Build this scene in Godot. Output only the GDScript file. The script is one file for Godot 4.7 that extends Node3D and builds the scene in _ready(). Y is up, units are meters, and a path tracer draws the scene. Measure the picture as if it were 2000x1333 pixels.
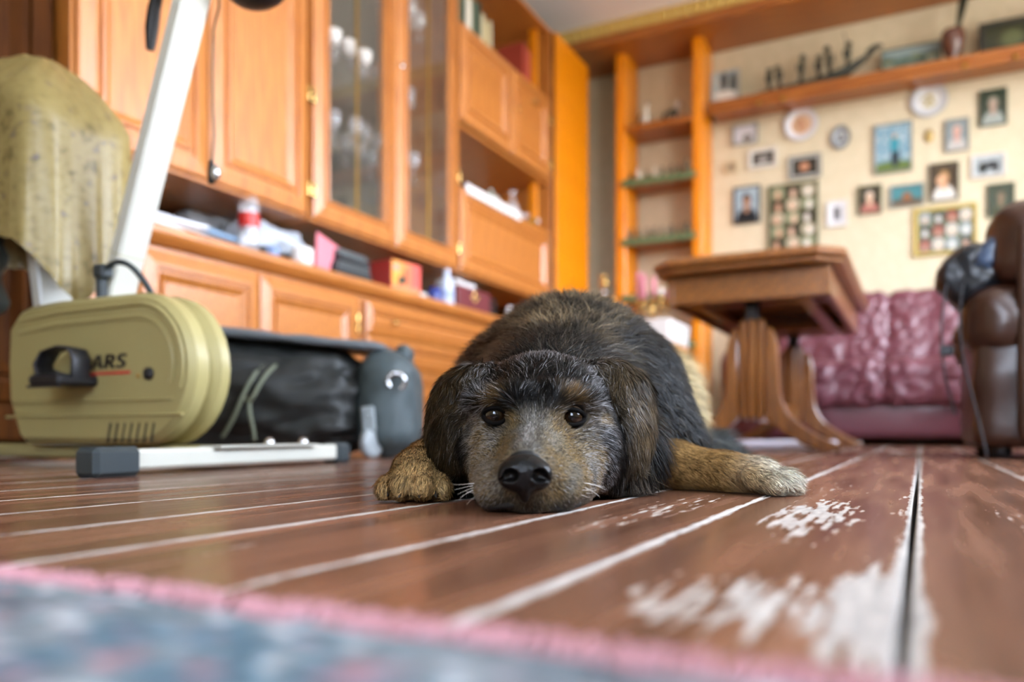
extends Node3D
# A dog lying on a worn plank floor in a living room. Axes: +x along the back wall, -z away from the camera; metres.
const SIN_A := 0.4529
const COS_A := 0.8916
const CAM_H := 0.07
const FOCAL := 1575.0
var M := {}
var rng := RandomNumberGenerator.new()
var names := {}

func _ready() -> void:
	rng.seed = 7
	# --- camera: on the floor, level, lens shifted up, turned 26.9 degrees to the left of the room's axis
	var cam := Camera3D.new()
	cam.name = "camera"
	cam.projection = Camera3D.PROJECTION_FRUSTUM
	cam.keep_aspect = Camera3D.KEEP_HEIGHT
	cam.near = 0.05
	cam.far = 60.0
	cam.size = 1333.0 / FOCAL * 0.05
	cam.frustum_offset = Vector2(0, 179.5 / FOCAL * 0.05)
	cam.position = Vector3(0, CAM_H, 0)
	cam.rotation.y = atan2(SIN_A, COS_A)
	var att := CameraAttributesPhysical.new()
	att.frustum_focal_length = 28.0
	att.exposure_aperture = 2.6
	att.frustum_focus_distance = 0.83
	cam.attributes = att
	add_child(cam)
	# --- daylight
	var env := Environment.new()
	env.background_mode = Environment.BG_SKY
	var sky := Sky.new()
	var sm := ProceduralSkyMaterial.new()
	sm.sky_top_color = Color(0.78, 0.85, 0.95)
	sm.sky_horizon_color = Color(0.95, 0.96, 1.0)
	sm.ground_horizon_color = Color(0.62, 0.62, 0.58)
	sm.ground_bottom_color = Color(0.35, 0.36, 0.33)
	sm.sky_energy_multiplier = 6.0
	sm.ground_energy_multiplier = 7.0
	sky.sky_material = sm
	env.sky = sky
	env.tonemap_mode = Environment.TONE_MAPPER_LINEAR
	env.tonemap_exposure = 0.42
	env.sdfgi_enabled = true
	env.ssao_enabled = true
	env.ssil_enabled = true
	var we := WorldEnvironment.new()
	we.name = "world_environment"
	we.environment = env
	add_child(we)
	# daylight of the two windows in the wall on the right and of the one behind the camera
	daylight("window_light", Vector3(1.44, 1.62, -1.55), Vector3(-1, 0.42, 0), Vector2(1.9, 1.7), 12.0)
	daylight("window_light", Vector3(1.44, 1.62, -4.0), Vector3(-1, 0.42, 0), Vector2(1.3, 1.7), 9.0)
	daylight("window_light", Vector3(0.55, 1.55, 1.95), Vector3(0, -0.1, -1), Vector2(1.2, 1.5), 0.15)
	make_materials()
	build_room()
	build_cabinets()
	build_worktop_things()
	build_back_wall()
	build_table()
	build_sofa()
	build_armchair()
	build_bike()
	build_bag()
	build_rug()
	build_dog()

func daylight(called: String, at: Vector3, towards: Vector3, size: Vector2, energy: float) -> void:
	var l := AreaLight3D.new()
	l.name = called
	l.area_size = size
	l.light_energy = energy
	l.light_color = Color(1.0, 0.975, 0.96)
	l.area_range = 20.0
	l.area_attenuation = 2.0
	l.shadow_enabled = true
	add_child(l, true)
	l.look_at_from_position(at, at + towards, Vector3.UP)

# ------------------------------------------------------------------ helpers
func st() -> SurfaceTool:
	var s := SurfaceTool.new()
	s.begin(Mesh.PRIMITIVE_TRIANGLES)
	s.set_smooth_group(-1)
	return s

func tri(s: SurfaceTool, a: Vector3, b: Vector3, c: Vector3) -> void:   # counter-clockwise seen from outside
	s.add_vertex(a); s.add_vertex(c); s.add_vertex(b)

func quad(s: SurfaceTool, a: Vector3, b: Vector3, c: Vector3, d: Vector3) -> void:
	tri(s, a, b, c); tri(s, a, c, d)

func otri(s: SurfaceTool, a: Vector3, b: Vector3, c: Vector3, o: Vector3) -> void:   # turned away from o
	if (b - a).cross(c - a).dot((a + b + c) / 3.0 - o) < 0.0:
		tri(s, a, c, b)
	else:
		tri(s, a, b, c)

func box(s: SurfaceTool, c: Vector3, size: Vector3, ch := 0.0, b := Basis()) -> void:
	s.set_smooth_group(-1)
	var h := size / 2.0
	ch = minf(ch, minf(h.x, minf(h.y, h.z)) * 0.9)
	var at := func(sx: int, sy: int, sz: int, k: int) -> Vector3:
		var v := Vector3(h.x - ch, h.y - ch, h.z - ch)
		v[k] = h[k]
		return c + b * Vector3(v.x * sx, v.y * sy, v.z * sz)
	for k in 3:
		var u := (k + 1) % 3
		var w := (k + 2) % 3
		for sg in [-1, 1]:
			var q := []
			for p in [[-1, -1], [1, -1], [1, 1], [-1, 1]]:
				var e := [0, 0, 0]
				e[k] = sg; e[u] = p[0]; e[w] = p[1]
				q.append(at.call(e[0], e[1], e[2], k))
			otri(s, q[0], q[1], q[2], c); otri(s, q[0], q[2], q[3], c)
	if ch <= 0.0:
		return
	for k in 3:   # edges along k
		var u := (k + 1) % 3
		var w := (k + 2) % 3
		for p in [[-1, -1], [1, -1], [1, 1], [-1, 1]]:
			var e := [0, 0, 0]
			e[u] = p[0]; e[w] = p[1]
			e[k] = -1
			var a1: Vector3 = at.call(e[0], e[1], e[2], u)
			var a2: Vector3 = at.call(e[0], e[1], e[2], w)
			e[k] = 1
			var b1: Vector3 = at.call(e[0], e[1], e[2], u)
			var b2: Vector3 = at.call(e[0], e[1], e[2], w)
			otri(s, a1, a2, b2, c); otri(s, a1, b2, b1, c)
	for sx in [-1, 1]:
		for sy in [-1, 1]:
			for sz in [-1, 1]:
				otri(s, at.call(sx, sy, sz, 0), at.call(sx, sy, sz, 1), at.call(sx, sy, sz, 2), c)

func lathe(s: SurfaceTool, prof: Array, seg := 20, xf := Transform3D(), smooth := true) -> void:   # prof: Vector2(radius, height), bottom to top
	s.set_smooth_group(1 if smooth else -1)
	for i in prof.size() - 1:
		var p: Vector2 = prof[i]
		var q: Vector2 = prof[i + 1]
		for j in seg:
			var t0 := TAU * j / seg
			var t1 := TAU * ((j + 1) % seg) / seg
			var a := xf * Vector3(p.x * cos(t0), p.y, p.x * sin(t0))
			var b := xf * Vector3(p.x * cos(t1), p.y, p.x * sin(t1))
			var c := xf * Vector3(q.x * cos(t1), q.y, q.x * sin(t1))
			var d := xf * Vector3(q.x * cos(t0), q.y, q.x * sin(t0))
			if p.x < 1e-5:
				tri(s, a, d, c)
			elif q.x < 1e-5:
				tri(s, a, d, b)
			else:
				quad(s, a, d, c, b)

func ball(s: SurfaceTool, c: Vector3, r: Vector3, seg := 16, b := Basis()) -> void:
	var prof := []
	for i in seg / 2 + 1:
		var t := -PI / 2 + PI * i / (seg / 2)
		prof.append(Vector2(maxf(0.0, cos(t)) if i > 0 and i < seg / 2 else 0.0, sin(t)))
	lathe(s, prof, seg, Transform3D(b * Basis.from_scale(r), c))

func tube(s: SurfaceTool, pts: Array, r, seg := 10, caps := true, flat := 1.0) -> void:   # r: number or array; flat squeezes the section's second axis
	s.set_smooth_group(2)
	var n := pts.size()
	var rings := []
	var up := Vector3(0, 1, 0)
	var side := Vector3.ZERO
	for i in n:
		var t: Vector3 = (pts[mini(i + 1, n - 1)] - pts[maxi(i - 1, 0)]).normalized()
		if i == 0:
			side = t.cross(up if absf(t.y) < 0.9 else Vector3(1, 0, 0)).normalized()
		else:
			side = (side - t * side.dot(t)).normalized()
		var other := side.cross(t)
		var rad: float = r[i] if r is Array else r
		var ring := []
		for j in seg:
			var a := TAU * j / seg
			ring.append(pts[i] + side * cos(a) * rad + other * sin(a) * rad * flat)
		rings.append(ring)
	for i in n - 1:
		for j in seg:
			var k := (j + 1) % seg
			quad(s, rings[i][j], rings[i + 1][j], rings[i + 1][k], rings[i][k])
	if caps:
		s.set_smooth_group(-1)
		for j in seg:
			var k := (j + 1) % seg
			tri(s, pts[0], rings[0][j], rings[0][k])
			tri(s, pts[n - 1], rings[n - 1][k], rings[n - 1][j])

func bez(a: Vector3, b: Vector3, c: Vector3, d: Vector3, n: int) -> Array:
	var out := []
	for i in n + 1:
		out.append(a.bezier_interpolate(b, c, d, float(i) / n))
	return out

func prism(s: SurfaceTool, poly: PackedVector2Array, z0: float, z1: float, xf := Transform3D(), smooth_side := false, ch := 0.0) -> void:
	# poly in the xy plane, either winding; ch chamfers both rims of a convex-ish outline
	if Geometry2D.is_polygon_clockwise(poly):
		poly.reverse()
	var n := poly.size()
	var inner := poly.duplicate()
	if ch > 0.0:
		for i in n:
			var e0 := (poly[i] - poly[(i + n - 1) % n]).normalized()
			var e1 := (poly[(i + 1) % n] - poly[i]).normalized()
			var nn := (Vector2(-e0.y, e0.x) + Vector2(-e1.y, e1.x))
			nn = nn / maxf(0.3, nn.length_squared() / 2.0)
			inner[i] = poly[i] + nn * ch
	s.set_smooth_group(-1)
	var idx := Geometry2D.triangulate_polygon(inner)
	for k in range(0, idx.size(), 3):
		var a := inner[idx[k]]
		var b := inner[idx[k + 1]]
		var c := inner[idx[k + 2]]
		if (b - a).cross(c - a) < 0.0:
			var t := b
			b = c
			c = t
		tri(s, xf * Vector3(a.x, a.y, z1), xf * Vector3(b.x, b.y, z1), xf * Vector3(c.x, c.y, z1))
		tri(s, xf * Vector3(a.x, a.y, z0), xf * Vector3(c.x, c.y, z0), xf * Vector3(b.x, b.y, z0))
	for i in n:
		var j := (i + 1) % n
		var p := poly[i]
		var q := poly[j]
		s.set_smooth_group(3 if smooth_side else -1)
		quad(s, xf * Vector3(p.x, p.y, z0 + ch), xf * Vector3(q.x, q.y, z0 + ch), xf * Vector3(q.x, q.y, z1 - ch), xf * Vector3(p.x, p.y, z1 - ch))
		if ch > 0.0:
			var pi_ := inner[i]
			var qi := inner[j]
			s.set_smooth_group(4 if smooth_side else -1)
			quad(s, xf * Vector3(p.x, p.y, z1 - ch), xf * Vector3(q.x, q.y, z1 - ch), xf * Vector3(qi.x, qi.y, z1), xf * Vector3(pi_.x, pi_.y, z1))
			quad(s, xf * Vector3(pi_.x, pi_.y, z0), xf * Vector3(qi.x, qi.y, z0), xf * Vector3(q.x, q.y, z0 + ch), xf * Vector3(p.x, p.y, z0 + ch))

func ring_panel(s: SurfaceTool, w: float, h: float, prof: Array, xf := Transform3D(), fill := true) -> void:
	# a mitred moulding round a w x h rectangle, centre at the origin, facing +z; prof: Vector2(inset, height), outside to inside
	s.set_smooth_group(-1)
	var rings := []
	for p: Vector2 in prof:
		var x := w / 2.0 - p.x
		var y := h / 2.0 - p.x
		rings.append([xf * Vector3(-x, -y, p.y), xf * Vector3(x, -y, p.y), xf * Vector3(x, y, p.y), xf * Vector3(-x, y, p.y)])
	for i in rings.size() - 1:
		for j in 4:
			var k := (j + 1) % 4
			quad(s, rings[i][j], rings[i][k], rings[i + 1][k], rings[i + 1][j])
	if fill:
		var r = rings[-1]
		quad(s, r[0], r[1], r[2], r[3])

func rbox(s: SurfaceTool, c: Vector3, size: Vector3, r: float, n: int, b := Basis(), bump = null) -> void:
	# a rounded, finely divided box; bump(point in the box's axes, outward normal) gives a displacement along the normal
	s.set_smooth_group(5)
	var h := size / 2.0
	r = minf(r, minf(h.x, minf(h.y, h.z)))
	for k in 3:
		var u := (k + 1) % 3
		var w := (k + 2) % 3
		for sg in [-1.0, 1.0]:
			var grid := []
			for i in n + 1:
				for j in n + 1:
					var p := Vector3.ZERO
					p[k] = sg * h[k]
					p[u] = h[u] * sin((2.0 * i / n - 1.0) * PI * 0.46) / sin(PI * 0.46)
					p[w] = h[w] * sin((2.0 * j / n - 1.0) * PI * 0.46) / sin(PI * 0.46)
					var inner := Vector3(clampf(p.x, -h.x + r, h.x - r), clampf(p.y, -h.y + r, h.y - r), clampf(p.z, -h.z + r, h.z - r))
					var d := p - inner
					var nn := d.normalized() if d.length() > 1e-6 else Vector3.ZERO
					p = inner + nn * r
					if bump != null:
						p += nn * bump.call(p, nn)
					grid.append((c + b * p).snappedf(0.00001))
			for i in n:
				for j in n:
					var a: Vector3 = grid[i * (n + 1) + j]
					var e: Vector3 = grid[(i + 1) * (n + 1) + j]
					var f: Vector3 = grid[(i + 1) * (n + 1) + j + 1]
					var g: Vector3 = grid[i * (n + 1) + j + 1]
					if sg > 0:
						quad(s, a, e, f, g)
					else:
						quad(s, a, g, f, e)

func done(s: SurfaceTool) -> ArrayMesh:
	s.index()
	s.generate_normals()
	return s.commit()

func part(called: String, s: SurfaceTool, mat: Material, parent: Node = self) -> MeshInstance3D:
	return inst(called, done(s), mat, parent)

func inst(called: String, mesh: Mesh, mat: Material, parent: Node = self) -> MeshInstance3D:
	var o := MeshInstance3D.new()
	o.mesh = mesh
	o.material_override = mat
	if parent == self:
		o.name = numbered(called)
		add_child(o)
	else:
		o.name = called
		var k := 0
		while parent.has_node(NodePath(o.name)):
			k += 1
			o.name = "%s_%03d" % [called, k]
		parent.add_child(o)
	return o

func numbered(called: String) -> String:
	var n: int = names.get(called, 0)
	names[called] = n + 1
	return called if n == 0 else "%s_%03d" % [called, n]

func thing(called: String, label: String, category: String, at := Vector3.ZERO, turn := 0.0, group := "") -> Node3D:
	var o := Node3D.new()
	o.name = numbered(called)
	add_child(o)
	o.position = at
	o.rotation.y = turn
	return tag(o, label, category, group)

func tag(o: Node3D, label: String, category: String, group := "") -> Node3D:
	o.set_meta("label", label)
	o.set_meta("category", category)
	if group:
		o.set_meta("group", group)
	return o

func dup(o: Node3D, at: Vector3, turn := 0.0, label := "", group := "") -> Node3D:
	var base := String(o.name)
	if base.length() > 4 and base[-4] == "_" and base.right(3).is_valid_int():
		base = base.left(-4)
	var c: Node3D = o.duplicate()
	c.name = numbered(base)
	add_child(c)
	c.position = at
	c.rotation.y = turn
	if label:
		c.set_meta("label", label)
	if group:
		c.set_meta("group", group)
	return c

func struct(called: String, s: SurfaceTool, mat: Material) -> MeshInstance3D:
	var o := part(called, s, mat)
	o.set_meta("kind", "structure")
	return o

func noise(f: float, oct := 3, sd := 0, type := FastNoiseLite.TYPE_SIMPLEX_SMOOTH) -> FastNoiseLite:
	var n := FastNoiseLite.new()
	n.noise_type = type
	n.frequency = f
	n.fractal_octaves = oct
	n.seed = sd
	return n

func noise_tex(f: float, colors: Array, stops: Array, size := 256, oct := 4, sd := 0) -> NoiseTexture2D:
	var t := NoiseTexture2D.new()
	t.width = size
	t.height = size
	t.seamless = true
	t.noise = noise(f, oct, sd)
	if colors.size():
		var g := Gradient.new()
		g.offsets = PackedFloat32Array(stops)
		g.colors = PackedColorArray(colors)
		t.color_ramp = g
	return t

func plain(c: Color, rough := 0.6, metal := 0.0, coat := 0.0) -> StandardMaterial3D:
	var m := StandardMaterial3D.new()
	m.albedo_color = c
	m.roughness = rough
	m.metallic = metal
	if coat > 0.0:
		m.clearcoat_enabled = true
		m.clearcoat = coat
		m.clearcoat_roughness = 0.12 if coat != 0.61 else 0.34
	return m

func mapped(tex: Texture2D, scale: Vector3, rough := 0.6, coat := 0.0, bump: Texture2D = null, depth := 0.0) -> StandardMaterial3D:
	var m := plain(Color.WHITE, rough, 0.0, coat)
	m.albedo_texture = tex
	m.uv1_triplanar = true
	m.uv1_scale = scale
	if bump:
		m.heightmap_enabled = true
		m.heightmap_texture = bump
		m.heightmap_scale = depth
	return m

func hexc(h: String) -> Color:
	return Color.html(h)

func make_materials() -> void:
	var grain := noise_tex(0.02, [hexc("a8642a"), hexc("b8722f"), hexc("c47e3a")], [0.25, 0.5, 0.8], 256, 4, 3)
	M.wood = mapped(grain, Vector3(9, 0.7, 9), 0.4, 0.61)
	M.wood_h = mapped(grain, Vector3(9, 9, 0.7), 0.4, 0.61)
	M.wood_x = mapped(grain, Vector3(0.7, 9, 9), 0.34, 0.35)
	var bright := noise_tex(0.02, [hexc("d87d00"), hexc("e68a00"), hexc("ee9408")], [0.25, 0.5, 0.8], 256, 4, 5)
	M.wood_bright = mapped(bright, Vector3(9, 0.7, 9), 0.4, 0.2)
	var dark := noise_tex(0.02, [hexc("3c220e"), hexc("472a12"), hexc("543216")], [0.2, 0.5, 0.8], 256, 4, 9)
	M.wood_dark = mapped(dark, Vector3(9, 0.7, 9), 0.65)
	M.wood_dark.metallic_specular = 0.2
	M.wood_dark.albedo_color = Color(0.95, 0.86, 0.62)
	var red := noise_tex(0.02, [hexc("683c16"), hexc("7c4b1c"), hexc("8c5824")], [0.2, 0.5, 0.8], 256, 4, 11)
	M.wood_table = mapped(red, Vector3(9, 9, 0.8), 0.3, 0.5)
	M.wood_table_v = mapped(red, Vector3(9, 0.8, 9), 0.3, 0.5)
	M.wood_shelf = mapped(noise_tex(0.02, [hexc("8a4a14"), hexc("9c5a1c"), hexc("aa6622")], [0.2, 0.5, 0.8], 256, 4, 12), Vector3(0.7, 9, 9), 0.38, 0.3)
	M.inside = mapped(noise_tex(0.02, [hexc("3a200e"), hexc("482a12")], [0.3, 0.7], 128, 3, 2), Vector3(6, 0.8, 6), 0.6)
	M.wall = mapped(noise_tex(0.03, [hexc("d2c6a8"), hexc("d6c9ab"), hexc("d9ccb0")], [0.2, 0.5, 0.8], 256, 4, 21), Vector3(1.5, 1.5, 1.5), 0.85, 0.0, noise_tex(0.2, [], [], 256, 3, 22), 0.06)
	M.ceiling = plain(hexc("f4f3f2"), 0.9)
	M.border = mapped(noise_tex(0.08, [hexc("b08a3a"), hexc("d8b45c"), hexc("e6cf8c")], [0.3, 0.55, 0.8], 128, 2, 31), Vector3(9, 9, 9), 0.6)
	M.brass = plain(hexc("d2b270"), 0.25, 0.9)
	M.brass_dark = plain(hexc("a8843a"), 0.35, 0.85)
	M.steel = plain(hexc("c8c8c8"), 0.25, 0.9)
	M.black = plain(hexc("15161a"), 0.45)
	M.rubber = plain(hexc("2a3336"), 0.6)
	M.white = plain(hexc("e8e6e2"), 0.5)
	M.paper = plain(hexc("e4e4e2"), 0.8)
	M.plaster = plain(hexc("dcd8d0"), 0.7)
	M.pane = plain(Color(0.9, 0.95, 0.93, 0.015), 0.03)
	M.pane.transparency = BaseMaterial3D.TRANSPARENCY_ALPHA
	M.glass = plain(Color(0.96, 0.98, 1.0, 0.26), 0.04)
	M.glass.transparency = BaseMaterial3D.TRANSPARENCY_ALPHA
	M.glass.metallic_specular = 0.7
	M.ivory = plain(hexc("c6c6ba"), 0.35, 0.0, 0.2)
	M.bike = plain(hexc("a09562"), 0.42, 0.0, 0.1)
	M.bike_rim = M.bike

# ------------------------------------------------------------------ the room
const WALL_B := -5.6     # back wall
const WALL_L := -2.6
const WALL_R := 1.5
const WALL_F := 2.0
const CEIL := 2.84
const EDGES := [-2.6, -2.44, -2.29, -2.14, -1.99, -1.845, -1.7, -1.56, -1.415, -1.27, -1.13, -0.985, -0.845, -0.705, -0.56, -0.43, -0.278, -0.152, -0.006, 0.137, 0.28, 0.42, 0.56, 0.7, 0.85, 0.99, 1.13, 1.28, 1.5]

func wall_with_holes(s: SurfaceTool, length: float, height: float, thick: float, holes: Array, xf: Transform3D) -> void:
	# holes: Rect2 along the wall, sorted; the wall spans 0..length, 0..height and -thick..0 in z
	var x := 0.0
	for r: Rect2 in holes:
		wbox(s, xf, x, r.position.x, 0, height, thick)
		wbox(s, xf, r.position.x, r.end.x, 0, r.position.y, thick)
		wbox(s, xf, r.position.x, r.end.x, r.end.y, height, thick)
		x = r.end.x
	wbox(s, xf, x, length, 0, height, thick)

func wbox(s: SurfaceTool, xf: Transform3D, x0: float, x1: float, y0: float, y1: float, thick: float) -> void:
	if x1 - x0 > 0.001 and y1 - y0 > 0.001:
		box(s, xf * Vector3((x0 + x1) / 2, (y0 + y1) / 2, -thick / 2), Vector3(x1 - x0, y1 - y0, thick), 0.0, xf.basis)

func window_in(called: String, xf: Transform3D, r: Rect2) -> void:
	# a white casement window with two sashes in the opening r of a wall
	var s := st()
	var f := 0.055
	var z := -0.12
	box(s, xf * Vector3(r.position.x + f / 2, r.get_center().y, z), Vector3(f, r.size.y, 0.07), 0.006, xf.basis)
	box(s, xf * Vector3(r.end.x - f / 2, r.get_center().y, z), Vector3(f, r.size.y, 0.07), 0.006, xf.basis)
	box(s, xf * Vector3(r.get_center().x, r.position.y + f / 2, z), Vector3(r.size.x, f, 0.07), 0.006, xf.basis)
	box(s, xf * Vector3(r.get_center().x, r.end.y - f / 2, z), Vector3(r.size.x, f, 0.07), 0.006, xf.basis)
	box(s, xf * Vector3(r.get_center().x, r.get_center().y, z), Vector3(f, r.size.y, 0.06), 0.006, xf.basis)
	var o := struct(called, s, M.white)
	for k in 2:
		var p := st()
		box(p, xf * Vector3(r.position.x + r.size.x * (0.25 + 0.5 * k), r.get_center().y, z), Vector3(r.size.x / 2 - f, r.size.y - 2 * f, 0.004), 0.0, xf.basis)
		part("pane", p, M.pane, o)
	var b := st()
	box(b, xf * Vector3(r.get_center().x, r.position.y - 0.015, 0.04), Vector3(r.size.x + 0.1, 0.03, 0.2), 0.006, xf.basis)
	part("sill", b, M.white, o)

func build_room() -> void:
	build_floor()
	var s := st()
	box(s, Vector3((WALL_L + WALL_R) / 2, 1.41, WALL_B - 0.1), Vector3(WALL_R - WALL_L + 0.4, 3.1, 0.2))
	struct("wall_back", s, M.wall)
	s = st()
	box(s, Vector3(WALL_L - 0.1, 1.41, (WALL_B + WALL_F) / 2), Vector3(0.2, 3.1, WALL_F - WALL_B + 0.0))
	struct("wall_left", s, M.wall)
	# wall on the right: local x runs from the back wall (z = -5.6) towards the viewer
	var xr := Transform3D(Basis(Vector3(0, 0, 1), Vector3(0, 1, 0), Vector3(-1, 0, 0)), Vector3(WALL_R, -0.1, WALL_B))
	var h1 := Rect2(0.9, 0.85, 1.4, 1.75)
	var h2 := Rect2(3.05, 0.85, 2.0, 1.75)
	s = st()
	wall_with_holes(s, WALL_F - WALL_B, 3.05, 0.25, [h1, h2], xr)
	struct("wall_right", s, M.wall)
	window_in("window_1", xr, h1)
	window_in("window_2", xr, h2)
	var xfr := Transform3D(Basis(Vector3(-1, 0, 0), Vector3(0, 1, 0), Vector3(0, 0, -1)), Vector3(WALL_R + 0.2, -0.1, WALL_F))
	var h3 := Rect2(0.5, 0.9, 1.3, 1.6)
	s = st()
	wall_with_holes(s, WALL_R - WALL_L + 0.4, 3.05, 0.25, [h3], xfr)
	struct("wall_front", s, M.wall)
	window_in("window_3", xfr, h3)
	s = st()
	box(s, Vector3((WALL_L + WALL_R) / 2, CEIL + 0.1, (WALL_B + WALL_F) / 2), Vector3(WALL_R - WALL_L + 0.5, 0.2, WALL_F - WALL_B + 0.5))
	struct("ceiling", s, M.ceiling)
	s = st()
	box(s, Vector3((-1.28 + WALL_R) / 2, 0.04, WALL_B + 0.0095), Vector3(WALL_R + 1.28, 0.08, 0.018), 0.004)
	struct("baseboard_back", s, M.wood_shelf)
	# canopy along the back wall: wooden board with a patterned paper border above it
	s = st()
	box(s, Vector3((WALL_L + WALL_R) / 2, 2.775, -5.375), Vector3(WALL_R - WALL_L, 0.13, 0.45))
	struct("trim_1", s, M.wall)
	s = st()
	box(s, Vector3((WALL_L + WALL_R) / 2, 2.7, -5.37), Vector3(WALL_R - WALL_L, 0.02, 0.44))
	box(s, Vector3((WALL_L + WALL_R) / 2, 2.722, -5.142), Vector3(WALL_R - WALL_L, 0.068, 0.016), 0.004)
	struct("trim_2", s, M.wood_shelf)
	s = st()
	var n := 58
	for i in n:   # relief border: repeated rounded lozenges between two beads
		var x := lerpf(WALL_L, WALL_R, (i + 0.5) / n)
		rbox(s, Vector3(x, 2.797, -5.142), Vector3(0.066, 0.062, 0.02), 0.006, 3)
	box(s, Vector3((WALL_L + WALL_R) / 2, 2.762, -5.142), Vector3(WALL_R - WALL_L, 0.012, 0.022), 0.002)
	box(s, Vector3((WALL_L + WALL_R) / 2, 2.832, -5.142), Vector3(WALL_R - WALL_L, 0.014, 0.022), 0.002)
	var o := struct("trim_3", s, M.border)
	o.name = "trim_3"

func build_floor() -> void:
	var base := st()
	box(base, Vector3((WALL_L + WALL_R) / 2, -0.06, (WALL_B + WALL_F) / 2), Vector3(WALL_R - WALL_L + 0.4, 0.07, WALL_F - WALL_B + 0.4))
	var floor_ := struct("floor", base, plain(hexc("1c120c"), 0.9))
	var m := floor_material()
	for i in EDGES.size() - 1:
		var g0 := 0.002 if i == 18 else 0.0005
		var g1 := 0.002 if i == 17 else 0.0005
		var x0: float = EDGES[i] + g0
		var x1: float = EDGES[i + 1] - g1
		inst("plank", plank_mesh(x0, x1, i), m, floor_)

# the painted planks share one texture: 10 stripes side by side, those of the planks nearest the camera true to place
const STRIPE0 := 10     # the plank whose stripe is the first
const STRIPES := 10
const TEX_Z := 2.6      # metres of plank length in the texture

func plank_mesh(x0: float, x1: float, i: int) -> ArrayMesh:
	var v := PackedVector3Array()
	var n := PackedVector3Array()
	var uv := PackedVector2Array()
	var k := posmod(i - STRIPE0, STRIPES)
	var off := 0.0 if i >= STRIPE0 and i < STRIPE0 + STRIPES else 0.37 * i
	var u := func(x: float) -> float: return (k + 0.5 + clampf((x - (x0 + x1) / 2) / (x1 - x0), -0.49, 0.49)) / STRIPES
	var c := 0.0012
	var prof := [Vector2(x0, -0.025), Vector2(x0, -c), Vector2(x0 + c, 0), Vector2(x1 - c, 0), Vector2(x1, -c), Vector2(x1, -0.025)]
	for j in 5:
		var a: Vector2 = prof[j]
		var b: Vector2 = prof[j + 1]
		var nn := Vector3(-(b.y - a.y), b.x - a.x, 0).normalized()
		var za := WALL_F
		var zb := WALL_B
		var q := [Vector3(a.x, a.y, za), Vector3(b.x, b.y, za), Vector3(b.x, b.y, zb), Vector3(a.x, a.y, zb)]
		for t in [0, 2, 1, 0, 3, 2]:
			v.append(q[t])
			n.append(nn)
			uv.append(Vector2(u.call(q[t].x), q[t].z / TEX_Z + off))
	var arr := []
	arr.resize(Mesh.ARRAY_MAX)
	arr[Mesh.ARRAY_VERTEX] = v
	arr[Mesh.ARRAY_NORMAL] = n
	arr[Mesh.ARRAY_TEX_UV] = uv
	var am := ArrayMesh.new()
	am.add_surface_from_arrays(Mesh.PRIMITIVE_TRIANGLES, arr)
	return am

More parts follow.
